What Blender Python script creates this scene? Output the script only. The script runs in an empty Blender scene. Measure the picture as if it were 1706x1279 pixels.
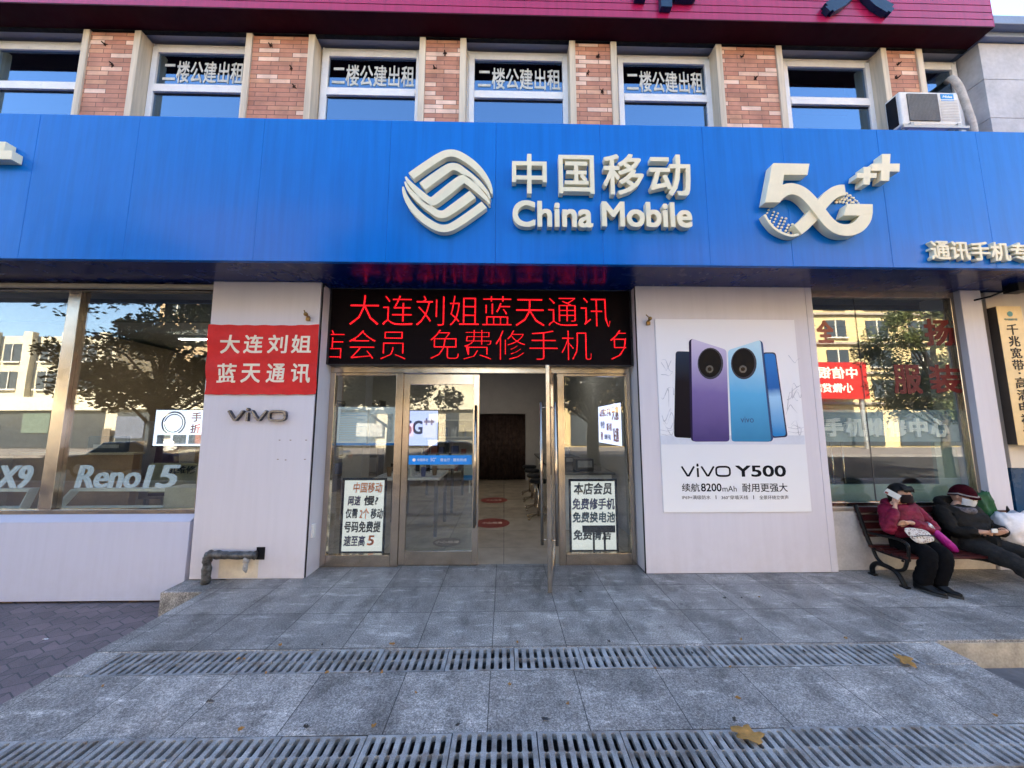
import bpy, bmesh, math, random
from mathutils import Vector, Matrix, noise
R = math.radians
random.seed(7)
sc = bpy.context.scene
col = sc.collection

# ------------------------------------------------------------------ camera, world, sun, exposure
FPX, PW, PH = 600.0, 1706.0, 1279.0
PITCH, YAW, ROLL = R(6.61), R(1.228), R(0.036)
CAM = Vector((0, -4.35, 1.65))
FW = Vector((math.sin(YAW)*math.cos(PITCH), math.cos(YAW)*math.cos(PITCH), math.sin(PITCH)))
_rt = Vector((math.cos(YAW), -math.sin(YAW), 0)); _up = _rt.cross(FW)
RT = math.cos(ROLL)*_rt + math.sin(ROLL)*_up
UP = -math.sin(ROLL)*_rt + math.cos(ROLL)*_up
cd = bpy.data.cameras.new('camera'); cam = bpy.data.objects.new('camera', cd); col.objects.link(cam)
cd.sensor_width = 36; cd.lens = FPX/PW*36; cd.clip_end = 2000; cd.clip_start = .05
cam.matrix_world = Matrix(((RT.x, UP.x, -FW.x, CAM.x), (RT.y, UP.y, -FW.y, CAM.y), (RT.z, UP.z, -FW.z, CAM.z), (0, 0, 0, 1)))
sc.camera = cam
SUN_EL, SUN_AZ = R(33), R(-28)           # behind the shop, to its left; azimuth from +Y towards +X
w = bpy.data.worlds.new('World'); sc.world = w; w.use_nodes = True
nt = w.node_tree
sky = nt.nodes.new('ShaderNodeTexSky'); sky.sky_type = 'NISHITA'; sky.sun_disc = False
sky.sun_elevation = SUN_EL; sky.sun_rotation = SUN_AZ; sky.air_density = 1.0; sky.dust_density = .5; sky.ozone_density = 1.2
bg = nt.nodes['Background']; bg.inputs[1].default_value = 0.11
nt.links.new(sky.outputs[0], bg.inputs[0])
sl = bpy.data.lights.new('sun', 'SUN'); sl.energy = 5.0; sl.angle = R(.5); sl.color = (1, .86, .66)
sun = bpy.data.objects.new('sun', sl); col.objects.link(sun)
sdir = Vector((math.sin(SUN_AZ)*math.cos(SUN_EL), math.cos(SUN_AZ)*math.cos(SUN_EL), math.sin(SUN_EL)))
sun.rotation_euler = sdir.to_track_quat('Z', 'Y').to_euler(); sun.location = (-10, 30, 30)
sc.view_settings.view_transform = 'Standard'; sc.view_settings.look = 'None'
sc.view_settings.exposure = 3.1; sc.view_settings.gamma = 1
sc.cycles.max_bounces = 8; sc.cycles.transparent_max_bounces = 16; sc.cycles.glossy_bounces = 5
sc.cycles.caustics_reflective = False; sc.cycles.caustics_refractive = False
sc.cycles.use_denoising = True

def at(px, py, Y):
    """world point on the plane y=Y that the photo's pixel (1706x1279) sees; used to read real sizes off the photograph"""
    d = RT*((px-PW/2)/FPX) - UP*((py-PH/2)/FPX) + FW
    return CAM + d*((Y-CAM.y)/d.y)
def atz(px, py, Zv=0):
    d = RT*((px-PW/2)/FPX) - UP*((py-PH/2)/FPX) + FW
    return CAM + d*((Zv-CAM.z)/d.z)

# ------------------------------------------------------------------ materials
def nodes(name):
    m = bpy.data.materials.new(name); m.use_nodes = True
    n = m.node_tree; b = n.nodes['Principled BSDF']
    return m, n, b
def N(n, t, **kw):
    x = n.nodes.new(t)
    for k, v in kw.items():
        if k in x.inputs: x.inputs[k].default_value = v
        else: setattr(x, k, v)
    return x
def mth(n, op, a, b=None, c=None):
    x = n.nodes.new('ShaderNodeMath'); x.operation = op
    for i, v in enumerate((a, b, c)):
        if v is None: continue
        if hasattr(v, 'is_output'): n.links.new(v, x.inputs[i])
        else: x.inputs[i].default_value = v
    return x.outputs[0]
def mix(n, f, a, b, mode='MIX'):
    x = n.nodes.new('ShaderNodeMix'); x.data_type = 'RGBA'; x.blend_type = mode
    for i, v in ((0, f), (6, a), (7, b)):
        if hasattr(v, 'is_output'): n.links.new(v, x.inputs[i])
        elif i == 0: x.inputs[0].default_value = v
        else: x.inputs[i].default_value = (*v[:3], 1)
    return x.outputs[2]
def ramp(n, f, stops):
    x = n.nodes.new('ShaderNodeValToRGB'); n.links.new(f, x.inputs[0])
    e = x.color_ramp.elements
    while len(e) < len(stops): e.new(.5)
    for i, (p, c) in enumerate(stops):
        e[i].position = p; e[i].color = (*c, 1) if not isinstance(c, (int, float)) else (c, c, c, 1)
    return x.outputs[0]
def obj_co(n):
    return N(n, 'ShaderNodeTexCoord').outputs['Object']
def nz(n, vec, scale, detail=4, rough=.55):
    x = N(n, 'ShaderNodeTexNoise', Scale=scale, Detail=detail, Roughness=rough); n.links.new(vec, x.inputs['Vector']); return x.outputs[0]
def bumpn(n, b, h, strength=.2, dist=.01):
    x = N(n, 'ShaderNodeBump', Strength=strength, Distance=dist); n.links.new(h, x.inputs['Height']); n.links.new(x.outputs[0], b.inputs['Normal'])
def stretch(n, vec, s):
    x = N(n, 'ShaderNodeMapping'); x.inputs['Scale'].default_value = s; n.links.new(vec, x.inputs['Vector']); return x.outputs[0]

MATS = {}
def pm(name, c, rough=.5, metal=0, var=.12, scale=6, bump=0, bscale=40, coat=0, spec=.5, rv=.1):
    """general procedural material: base colour mottled by two noises, uneven gloss, optional relief"""
    if name in MATS: return MATS[name]
    if spec == .5: spec = .12 if max(c) < .06 else .3
    m, n, b = nodes(name); v = obj_co(n)
    f = mth(n, 'ADD', mth(n, 'MULTIPLY', nz(n, v, scale), .65), mth(n, 'MULTIPLY', nz(n, v, scale*7.3), .35))
    c0 = [max(0, x*(1-var*1.6)) for x in c]; c1 = [min(1, x*(1+var*1.2)) for x in c]
    n.links.new(ramp(n, f, [(.3, tuple(c0)), (.7, tuple(c1))]), b.inputs['Base Color'])
    rr = N(n, 'ShaderNodeMapRange'); n.links.new(nz(n, v, scale*2.1), rr.inputs[0])
    rr.inputs[1].default_value = .3; rr.inputs[2].default_value = .7
    rr.inputs[3].default_value = max(.02, rough-rv); rr.inputs[4].default_value = min(1, rough+rv)
    n.links.new(rr.outputs[0], b.inputs['Roughness'])
    b.inputs['Metallic'].default_value = metal; b.inputs['Coat Weight'].default_value = coat
    b.inputs['Specular IOR Level'].default_value = spec
    if bump: bumpn(n, b, nz(n, v, bscale), bump, .01)
    MATS[name] = m; return m
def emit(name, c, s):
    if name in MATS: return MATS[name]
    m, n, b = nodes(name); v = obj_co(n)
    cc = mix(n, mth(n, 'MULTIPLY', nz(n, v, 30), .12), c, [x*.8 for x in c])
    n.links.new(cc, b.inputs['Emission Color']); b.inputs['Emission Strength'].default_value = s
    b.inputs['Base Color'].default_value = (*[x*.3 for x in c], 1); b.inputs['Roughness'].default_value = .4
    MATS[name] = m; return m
def glass(name, tint, refl, gl=(.97, .98, 1)):
    m, n, b = nodes(name); n.nodes.remove(b)
    out = n.nodes['Material Output']
    t = N(n, 'ShaderNodeBsdfTransparent'); t.inputs[0].default_value = (*tint, 1)
    g = N(n, 'ShaderNodeBsdfGlossy'); g.inputs['Roughness'].default_value = 0.0; g.inputs[0].default_value = (*gl, 1)
    wv = N(n, 'ShaderNodeBump', Strength=.02, Distance=.02); n.links.new(nz(n, obj_co(n), 1.6, 1), wv.inputs['Height'])
    n.links.new(wv.outputs[0], g.inputs['Normal'])
    ge = N(n, 'ShaderNodeNewGeometry'); dt = N(n, 'ShaderNodeVectorMath', operation='DOT_PRODUCT'); n.links.new(ge.outputs['Normal'], dt.inputs[0]); n.links.new(ge.outputs['Incoming'], dt.inputs[1])
    fr = mth(n, 'POWER', mth(n, 'SUBTRACT', 1.0, mth(n, 'ABSOLUTE', dt.outputs['Value'])), 5.0)
    f = mth(n, 'MULTIPLY_ADD', fr, 1-refl, refl)
    mx = N(n, 'ShaderNodeMixShader'); n.links.new(f, mx.inputs[0]); n.links.new(t.outputs[0], mx.inputs[1]); n.links.new(g.outputs[0], mx.inputs[2])
    n.links.new(mx.outputs[0], out.inputs[0]); return m

def mat_granite(name, ox, oy, w_, h_, tone=1.0):
    m, n, b = nodes(name); v = obj_co(n)
    mp = N(n, 'ShaderNodeMapping'); mp.inputs['Location'].default_value = (-ox, -oy, 0); n.links.new(v, mp.inputs['Vector'])
    br = N(n, 'ShaderNodeTexBrick', Scale=1.0); br.offset = 0; br.squash = 1
    for k, val in (('Mortar Size', .0032), ('Mortar Smooth', .15), ('Bias', 0), ('Brick Width', w_), ('Row Height', h_)): br.inputs[k].default_value = val
    br.inputs['Color1'].default_value = (.82, .82, .82, 1); br.inputs['Color2'].default_value = (1.12, 1.11, 1.09, 1); br.inputs['Mortar'].default_value = (.16, .16, .17, 1)
    n.links.new(mp.outputs[0], br.inputs['Vector'])
    sp = ramp(n, mth(n, 'ADD', mth(n, 'MULTIPLY', nz(n, v, 95, 2, .9), .6), mth(n, 'MULTIPLY', nz(n, v, 260, 2, .8), .4)), [(.38, (.10, .10, .10)), (.5, (.265, .26, .255)), (.62, (.56, .55, .54))])
    big = ramp(n, nz(n, v, 2.6, 6, .68), [(.30, .62), (.5, .97), (.68, 1.38)])
    sc_ = stretch(n, v, (1.2, 4.5, 1)); st = ramp(n, nz(n, sc_, 2.6, 6, .7), [(.42, .95), (.55, 1.0), (.70, 1.9)])
    spot = ramp(n, nz(n, v, 9, 2, .5), [(.22, .45), (.3, 1.0)])
    c = mix(n, 1, sp, big, 'MULTIPLY'); c = mix(n, 1, c, st, 'MULTIPLY'); c = mix(n, 1, c, spot, 'MULTIPLY')
    c = mix(n, 1, c, br.outputs[0], 'MULTIPLY'); gum = N(n, 'ShaderNodeTexVoronoi', Scale=2.6); n.links.new(v, gum.inputs['Vector'])
    c = mix(n, mth(n, 'MULTIPLY', ramp(n, gum.outputs['Distance'], [(.03, 1.0), (.042, 0.0)]), .75), c, (.05, .048, .045))
    sm = ramp(n, nz(n, stretch(n, v, (2.2, .9, 1)), 1.7, 7, .72), [(.5, 1.0), (.62, .62), (.68, .9)]); c = mix(n, 1, c, sm, 'MULTIPLY')
    c = mix(n, 1, c, (tone*1.04, tone*.99, tone*.94), 'MULTIPLY')
    n.links.new(c, b.inputs['Base Color']); b.inputs['Roughness'].default_value = .62
    h = mth(n, 'SUBTRACT', mth(n, 'MULTIPLY', nz(n, v, 260, 2), .25), br.outputs['Fac'])
    bumpn(n, b, h, .35, .006); return m
def mat_zigzag():
    m, n, b = nodes('zigzag_paver'); v = obj_co(n)
    s = N(n, 'ShaderNodeSeparateXYZ'); n.links.new(v, s.inputs[0])
    tri = mth(n, 'PINGPONG', s.outputs[0], .11)
    y2 = mth(n, 'ADD', s.outputs[1], mth(n, 'MULTIPLY', tri, .55))
    cx = N(n, 'ShaderNodeCombineXYZ'); n.links.new(s.outputs[0], cx.inputs[0]); n.links.new(y2, cx.inputs[1])
    br = N(n, 'ShaderNodeTexBrick', Scale=1.0); br.offset = .5
    for k, val in (('Mortar Size', .006), ('Mortar Smooth', .2), ('Brick Width', .22), ('Row Height', .105)): br.inputs[k].default_value = val
    br.inputs['Color1'].default_value = (.135, .085, .095, 1); br.inputs['Color2'].default_value = (.23, .155, .165, 1); br.inputs['Mortar'].default_value = (.045, .04, .045, 1)
    n.links.new(cx.outputs[0], br.inputs['Vector'])
    c = mix(n, 1, br.outputs[0], ramp(n, nz(n, v, 3, 6, .65), [(.3, .6), (.7, 1.35)]), 'MULTIPLY')
    c = mix(n, .35, c, ramp(n, nz(n, v, 150, 2), [(.3, .04), (.7, .28)]))
    n.links.new(c, b.inputs['Base Color']); b.inputs['Roughness'].default_value = .8
    bumpn(n, b, mth(n, 'SUBTRACT', mth(n, 'MULTIPLY', nz(n, v, 120), .3), br.outputs['Fac']), .5, .008); return m
def mat_brick():
    m, n, b = nodes('brick_slip'); v = obj_co(n)
    s = N(n, 'ShaderNodeSeparateXYZ'); n.links.new(v, s.inputs[0])
    cx = N(n, 'ShaderNodeCombineXYZ'); n.links.new(s.outputs[0], cx.inputs[0]); n.links.new(s.outputs[2], cx.inputs[1])
    br = N(n, 'ShaderNodeTexBrick', Scale=1.0); br.offset = .37; br.offset_frequency = 2
    for k, val in (('Mortar Size', .004), ('Mortar Smooth', .1), ('Brick Width', .275), ('Row Height', .0655), ('Bias', 0)): br.inputs[k].default_value = val
    br.inputs['Color1'].default_value = (0, 0, 0, 1); br.inputs['Color2'].default_value = (1, 1, 1, 1); br.inputs['Mortar'].default_value = (.5, .5, .5, 1)
    n.links.new(cx.outputs[0], br.inputs['Vector'])
    c = ramp(n, br.outputs[0], [(0, (.40, .165, .10)), (.3, (.48, .22, .14)), (.55, (.44, .18, .115)), (.78, (.58, .29, .17)), (.86, (.76, .52, .40))])
    c = mix(n, 1, c, ramp(n, nz(n, v, 5, 5), [(.3, .72), (.7, 1.2)]), 'MULTIPLY')
    c = mix(n, br.outputs['Fac'], c, (.12, .065, .05))
    n.links.new(c, b.inputs['Base Color']); b.inputs['Roughness'].default_value = .7
    bumpn(n, b, mth(n, 'SUBTRACT', mth(n, 'MULTIPLY', nz(n, v, 90), .25), br.outputs['Fac']), .5, .006); return m
def mat_panel(name, c, rough, dirt=.5, zlow=0.0, coat=.0, streak=.05, wave=.012, spec=.3):
    """painted sheet-metal cladding: rain streaks, splash dirt towards the bottom edge, slight oil-canning"""
    m, n, b = nodes(name); v = obj_co(n)
    s = N(n, 'ShaderNodeSeparateXYZ'); n.links.new(v, s.inputs[0])
    stv = nz(n, stretch(n, v, (14, 14, .7)), 1.0, 5, .65)
    cl = mix(n, 1, c, ramp(n, stv, [(.3, 1-streak), (.6, 1.0)]), 'MULTIPLY')
    hgt = N(n, 'ShaderNodeMapRange'); n.links.new(s.outputs[2], hgt.inputs[0])
    hgt.inputs[1].default_value = zlow; hgt.inputs[2].default_value = zlow+.55; hgt.inputs[3].default_value = dirt; hgt.inputs[4].default_value = 0.0
    dm = mth(n, 'MULTIPLY', hgt.outputs[0], ramp(n, nz(n, v, 6, 6, .7), [(.35, .15), (.7, 1.0)]))
    cl = mix(n, dm, cl, [c[0]*.7, c[1]*.64, c[2]*.58])
    spots = ramp(n, nz(n, v, 55, 2), [(.17, .5), (.22, 1.0)])
    cl = mix(n, 1, cl, spots, 'MULTIPLY')
    n.links.new(cl, b.inputs['Base Color']); b.inputs['Roughness'].default_value = rough; b.inputs['Coat Weight'].default_value = coat; b.inputs['Coat Roughness'].default_value = .12; b.inputs['Specular IOR Level'].default_value = spec
    bumpn(n, b, nz(n, v, 2.3, 2), wave*8, .05); return m
def mat_leafy(name, c, c2):
    m, n, b = nodes(name); g = N(n, 'ShaderNodeNewGeometry')
    n.links.new(ramp(n, g.outputs['Random Per Island'], [(0, c), (.6, [(a+q)/2 for a, q in zip(c, c2)]), (1, c2)]), b.inputs['Base Color'])
    b.inputs['Roughness'].default_value = .45; return m
def mat_pattern_bag():
    m, n, b = nodes('bag_print'); v = obj_co(n)
    vo = N(n, 'ShaderNodeTexVoronoi', Scale=55); n.links.new(v, vo.inputs['Vector'])
    c = ramp(n, vo.outputs['Distance'], [(.2, (.14, .08, .07)), (.33, (.25, .17, .14)), (.42, (.46, .42, .37)), (.8, (.55, .51, .47))])
    n.links.new(c, b.inputs['Base Color']); b.inputs['Roughness'].default_value = .6; return m
def mat_grad(name, stops, axis, lo, hi, rough=.35):
    """printed colour blend across a piece of artwork"""
    m, n, b = nodes(name); v = obj_co(n); s = N(n, 'ShaderNodeSeparateXYZ'); n.links.new(v, s.inputs[0])
    r = N(n, 'ShaderNodeMapRange'); n.links.new(s.outputs[axis], r.inputs[0]); r.inputs[1].default_value = lo; r.inputs[2].default_value = hi
    f = mth(n, 'ADD', r.outputs[0], mth(n, 'MULTIPLY', mth(n, 'SUBTRACT', nz(n, v, 4), .5), .12))
    n.links.new(ramp(n, f, stops), b.inputs['Base Color']); b.inputs['Roughness'].default_value = rough; b.inputs['Specular IOR Level'].default_value = .08; return m
def mat_led():
    m, n, b = nodes('led_dots'); v = obj_co(n); s = N(n, 'ShaderNodeSeparateXYZ'); n.links.new(v, s.inputs[0])
    fx = mth(n, 'ABSOLUTE', mth(n, 'SUBTRACT', mth(n, 'FRACT', mth(n, 'MULTIPLY', s.outputs[0], 38)), .5))
    fz = mth(n, 'ABSOLUTE', mth(n, 'SUBTRACT', mth(n, 'FRACT', mth(n, 'MULTIPLY', s.outputs[2], 38)), .5))
    d = mth(n, 'MULTIPLY_ADD', mth(n, 'MAXIMUM', fx, fz), -2.2, 1.75)
    d = mth(n, 'MULTIPLY', d, ramp(n, nz(n, stretch(n, v, (2, 2, 20)), 3), [(.35, .5), (.65, 1.1)]))
    n.links.new(mth(n, 'MULTIPLY', d, .22), b.inputs['Emission Strength'])
    b.inputs['Emission Color'].default_value = (1, .012, .02, 1); b.inputs['Base Color'].default_value = (.05, .0, .0, 1); b.inputs['Specular IOR Level'].default_value = .05; return m
def mat_tile():
    m, n, b = nodes('floor_tile'); v = obj_co(n)
    br = N(n, 'ShaderNodeTexBrick', Scale=1.0); br.offset = 0
    for k, val in (('Mortar Size', .003), ('Brick Width', .8), ('Row Height', .8)): br.inputs[k].default_value = val
    br.inputs['Color1'].default_value = (.42, .345, .26, 1); br.inputs['Color2'].default_value = (.49, .41, .315, 1); br.inputs['Mortar'].default_value = (.15, .13, .11, 1)
    n.links.new(v, br.inputs['Vector'])
    c = mix(n, 1, br.outputs[0], ramp(n, nz(n, v, 4, 5), [(.3, .82), (.7, 1.12)]), 'MULTIPLY')
    n.links.new(c, b.inputs['Base Color']); b.inputs['Roughness'].default_value = .22; return m
def mat_corrug(name, c):
    return mat_panel(name, c, .32, dirt=0, zlow=6.9, coat=.2, streak=.25)

WHITE_PANEL = mat_panel('white_cladding', (.63, .61, .675), .38, .35, 0.0)
PLINTH = mat_panel('grey_white_cladding', (.55, .565, .70), .3, .3, -.25)
BLUE = mat_panel('blue_fascia', (.0, .16, .60), .28, 0, -9, .10, .15, .02, .15)
BLUE_SHADED = pm('blue_soffit_shaded', (.002, .02, .14), .22, 0, .1, 3)  # fascia blue darkened in the colour for the shade under the sign
CREAM = pm('cream_letter_face', (.90, .79, .55), .42, 0, .04, 5)
LETTER_SIDE = pm('letter_return', (.55, .52, .45), .4, 0, .12, 9)
BRICK = mat_brick(); ZIG = mat_zigzag()
TRIM = mat_panel('cream_trim', (.66, .56, .43), .55, .3, 5.4, 0, .35)
WFRAME = pm('white_window_frame', (.74, .74, .76), .35, 0, .05, 6)
GLASS = glass('shop_glass', (.88, .92, .9), .12)
GLASS_UP = glass('upper_glass', (.4, .45, .52), .26, (.5, .74, 1))
GLASS_DOOR = glass('door_glass', (.9, .93, .92), .085)
STEEL = pm('brushed_steel', (.50, .42, .34), .22, 1, .06, 4, 0, 300, rv=.05)
ALU = pm('grey_aluminium', (.42, .40, .38), .38, .8, .1, 10)
BLACK = pm('black_plastic', (.012, .012, .014), .4, 0, .2, 10)
DARK = pm('dark_void', (.006, .006, .007), .9, 0, .1, 3)
MAGENTA = mat_corrug('purple_red_sheet', (.35, .010, .078))
MAGENTA_SHADED = pm('red_soffit_shaded', (.035, .002, .006), .6, 0, .2, 3, spec=.1)  # sheet red darkened in the colour for the shade underneath
RED_CLOTH = pm('red_banner_cloth', (.62, .02, .018), .65, 0, .1, 4, .05, 60)
STONE = pm('neighbour_stone', (.46, .45, .47), .55, 0, .16, 2.5, .1, 40)
PLASTER = pm('inner_plaster', (.40, .38, .375), .7, 0, .06, 3)
PAPER = pm('white_board', (.82, .83, .80), .5, 0, .04, 4)
SKIN = pm('skin', (.47, .27, .19), .5, 0, .08, 20)
CONC = pm('concrete', (.33, .32, .32), .85, 0, .18, 5, .2, 60)

# ------------------------------------------------------------------ mesh builder and object helpers
class MB:
    def __init__(s): s.v = []; s.f = []
    def add(s, vs, fs):
        k = len(s.v); s.v += [tuple(x) for x in vs]; s.f += [[i+k for i in f] for f in fs]; return s
    def box(s, x0, x1, y0, y1, z0, z1):
        if x0 > x1: x0, x1 = x1, x0
        if y0 > y1: y0, y1 = y1, y0
        if z0 > z1: z0, z1 = z1, z0
        return s.add([(x0, y0, z0), (x1, y0, z0), (x1, y1, z0), (x0, y1, z0), (x0, y0, z1), (x1, y0, z1), (x1, y1, z1), (x0, y1, z1)],
                     [(0, 3, 2, 1), (4, 5, 6, 7), (0, 1, 5, 4), (1, 2, 6, 5), (2, 3, 7, 6), (3, 0, 4, 7)])
    def prism(s, poly, y0, y1):
        """(x,z) outline, counter-clockwise seen from the street, extruded from y0 (front) back to y1"""
        a = sum(poly[i][0]*poly[(i+1) % len(poly)][1]-poly[(i+1) % len(poly)][0]*poly[i][1] for i in range(len(poly)))
        if a < 0: poly = poly[::-1]
        n = len(poly); vs = [(x, y0, z) for x, z in poly]+[(x, y1, z) for x, z in poly]
        return s.add(vs, [list(range(n)), list(range(2*n-1, n-1, -1))]+[(i, i+n, (i+1) % n+n, (i+1) % n) for i in range(n)])
    def ribbon(s, pts, ws, y0, y1, cap=True):
        """band of varying width in the x-z plane along pts, extruded y0..y1"""
        n = len(pts); L = []; Rr = []
        if not isinstance(ws, (list, tuple)): ws = [ws]*n
        for i, (x, z) in enumerate(pts):
            a = Vector(pts[max(0, i-1)]); b = Vector(pts[min(n-1, i+1)]); d = (b-a).normalized()
            if 0 < i < n-1:
                d1 = (Vector(pts[i])-a).normalized(); d2 = (b-Vector(pts[i])).normalized()
                k = 1/max(.45, math.sqrt(max(0, (1+d1.dot(d2))/2)))
            else: k = 1
            nn = Vector((-d.y, d.x))*ws[i]*.5*k
            L.append((x+nn.x, z+nn.y)); Rr.append((x-nn.x, z-nn.y))
        vs = [(x, y0, z) for x, z in Rr]+[(x, y0, z) for x, z in L]+[(x, y1, z) for x, z in Rr]+[(x, y1, z) for x, z in L]
        fs = []
        for i in range(n-1):
            fs += [(i, i+1, n+i+1, n+i), (2*n+i+1, 2*n+i, 3*n+i, 3*n+i+1), (i+1, i, 2*n+i, 2*n+i+1), (n+i, n+i+1, 3*n+i+1, 3*n+i)]
        fs += [(0, n, 3*n, 2*n), (2*n-1, n-1, 3*n-1, 4*n-1)]
        return s.add(vs, fs)
    def tube(s, pts, r, seg=10, caps=True):
        pts = [Vector(p) for p in pts]; n = len(pts)
        rs = r if isinstance(r, (list, tuple)) else [r]*n
        k0 = len(s.v); pn = None
        for i, p in enumerate(pts):
            d = (pts[min(n-1, i+1)]-pts[max(0, i-1)]).normalized()
            if pn is None:
                pn = d.orthogonal().normalized()
            else:
                pn = (pn-d*pn.dot(d)); pn = pn.normalized() if pn.length > 1e-6 else d.orthogonal().normalized()
            bn = d.cross(pn)
            for j in range(seg):
                a = 2*math.pi*j/seg; s.v.append(tuple(p+(pn*math.cos(a)+bn*math.sin(a))*rs[i]))
        for i in range(n-1):
            for j in range(seg):
                a = k0+i*seg+j; b = k0+i*seg+(j+1) % seg; s.f.append([a, b, b+seg, a+seg])
        if caps:
            s.f.append([k0+j for j in range(seg)][::-1]); s.f.append([k0+(n-1)*seg+j for j in range(seg)])
        return s
    def disc(s, cx, cz, rx, rz, y0, y1, seg=20):
        return s.prism([(cx+rx*math.cos(2*math.pi*i/seg), cz+rz*math.sin(2*math.pi*i/seg)) for i in range(seg)], y0, y1)
    def lathe(s, prof, c, seg=20):
        k0 = len(s.v); n = len(prof)
        for r, z in prof:
            for j in range(seg):
                a = 2*math.pi*j/seg; s.v.append((c[0]+r*math.cos(a), c[1]+r*math.sin(a), c[2]+z))
        for i in range(n-1):
            for j in range(seg):
                a = k0+i*seg+j; b = k0+i*seg+(j+1) % seg; s.f.append([a, b, b+seg, a+seg])
        s.f.append([k0+j for j in range(seg)][::-1]); s.f.append([k0+(n-1)*seg+j for j in range(seg)])
        return s
    def ball(s, c, r, seg=12, rings=8, sq=(1, 1, 1)):
        k0 = len(s.v)
        s.v.append((c[0], c[1], c[2]-r*sq[2]))
        for i in range(1, rings):
            t = math.pi*i/rings
            for j in range(seg):
                a = 2*math.pi*j/seg
                s.v.append((c[0]+r*sq[0]*math.sin(t)*math.cos(a), c[1]+r*sq[1]*math.sin(t)*math.sin(a), c[2]-r*sq[2]*math.cos(t)))
        top = len(s.v); s.v.append((c[0], c[1], c[2]+r*sq[2]))
        for j in range(seg):
            s.f.append([k0, k0+1+(j+1) % seg, k0+1+j]); s.f.append([top, top-seg+j, top-seg+(j+1) % seg])
        for i in range(rings-2):
            for j in range(seg):
                a = k0+1+i*seg+j; b = k0+1+i*seg+(j+1) % seg; s.f.append([a, b, b+seg, a+seg])
        return s
    def xf(s, M):
        s.v = [tuple(M @ Vector(v)) for v in s.v]; return s
    def clip(s, x0, x1):
        bm = bmesh.new(); vs = [bm.verts.new(v) for v in s.v]
        for f in s.f:
            try: bm.faces.new([vs[i] for i in f])
            except ValueError: pass
        for co, no in (((x0, 0, 0), (-1, 0, 0)), ((x1, 0, 0), (1, 0, 0))):
            bmesh.ops.bisect_plane(bm, geom=bm.verts[:]+bm.edges[:]+bm.faces[:], plane_co=co, plane_no=no, clear_outer=True)
        bm.verts.index_update(); s.v = [tuple(v.co) for v in bm.verts]; s.f = [[v.index for v in f.verts] for f in bm.faces]; bm.free(); return s
    def build(s, name, m, parent=None, bevel=0, smooth=False, seg=2):
        off = OFF.get(parent, Vector((0, 0, 0)))
        me = bpy.data.meshes.new(name); me.from_pydata([tuple(Vector(v)-off) for v in s.v], [], s.f); me.validate(); me.update()
        me.materials.append(m)
        if smooth: me.polygons.foreach_set('use_smooth', [True]*len(me.polygons))
        o = bpy.data.objects.new(name, me); col.objects.link(o)
        if parent: o.parent = parent
        OFF[o] = off
        if bevel:
            b = o.modifiers.new('bevel', 'BEVEL'); b.width = bevel; b.segments = seg; b.limit_method = 'ANGLE'; b.angle_limit = R(40); b.harden_normals = False
        return o
OFF = {None: Vector((0, 0, 0))}
def mb(): return MB()
def tag(o, label=None, cat=None, group=None, kind=None):
    for k, v in (('label', label), ('category', cat), ('group', group), ('kind', kind)):
        if v: o[k] = v
    return o
def empty(name, loc, label, cat, group=None):
    o = bpy.data.objects.new(name, None); o.empty_display_size = .1; col.objects.link(o); o.location = loc
    OFF[o] = Vector(loc); return tag(o, label, cat, group)
def dup(root, loc, label=None, group=None, rz=None):
    def cp(o, p):
        c = o.copy(); col.objects.link(c)
        if p: c.parent = p
        for ch in o.children: cp(ch, c)
        return c
    r = cp(root, None); r.location = loc
    if rz is not None: r.rotation_euler = (0, 0, rz)
    return tag(r, label, None, group)

_tc = {}
def text(body, x0, x1, z0, z1, y, depth=.004, bold=0, shear=0, res=3, space=1.0):
    """lettering whose box is x0..x1, z0..z1, its front face at y, going back by depth"""
    b4, bold = max(0, bold), min(0, bold)
    key = (body, bold, shear, res, space)
    if key not in _tc:
        c = bpy.data.curves.new('lettering', 'FONT'); c.body = body; c.extrude = .5; c.offset = bold; c.shear = shear; c.resolution_u = res; c.space_character = space
        o = bpy.data.objects.new('lettering', c); col.objects.link(o); bpy.context.view_layer.update()
        e = o.evaluated_get(bpy.context.evaluated_depsgraph_get()); me = e.to_mesh()
        vs = [v.co.copy() for v in me.vertices]; fs = [list(p.vertices) for p in me.polygons]; e.to_mesh_clear()
        bpy.data.objects.remove(o); bpy.data.curves.remove(c)
        zm = max(v.z for v in vs)
        _tc[key] = ([(v.x, v.y, v.z/zm*.5) for v in vs], fs)
    vs, fs = _tc[key]
    ax = min(v[0] for v in vs); bx = max(v[0] for v in vs); az = min(v[1] for v in vs); bz = max(v[1] for v in vs)
    ax -= b4; bx += b4; az -= b4; bz += b4; m = MB()
    for k, (dx, dz) in enumerate(((1, .96), (-.97, 1), (.94, -1), (-1, -.93)) if b4 else ((0, 0),)):
        m.add([(x0+(v[0]+dx*b4-ax)/(bx-ax)*(x1-x0), y+min(.0002, depth*.1)*k+depth*(.5-v[2]), z0+(v[1]+dz*b4-az)/(bz-az)*(z1-z0)) for v in vs], fs)
    return m
def textpx(body, p0, p1, y, **k):
    """same, its box given by two photo pixels (top-left, bottom-right) read on the plane y"""
    a = at(*p0, y); b = at(*p1, y); c = at(p0[0], p1[1], y); d = at(p1[0], p0[1], y)
    return text(body, (a.x+c.x)/2, (b.x+d.x)/2, (b.z+c.z)/2, (a.z+d.z)/2, y, **k)
def join(*ms):
    m = MB()
    for q in ms: m.add(q.v, q.f)
    return m
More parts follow.
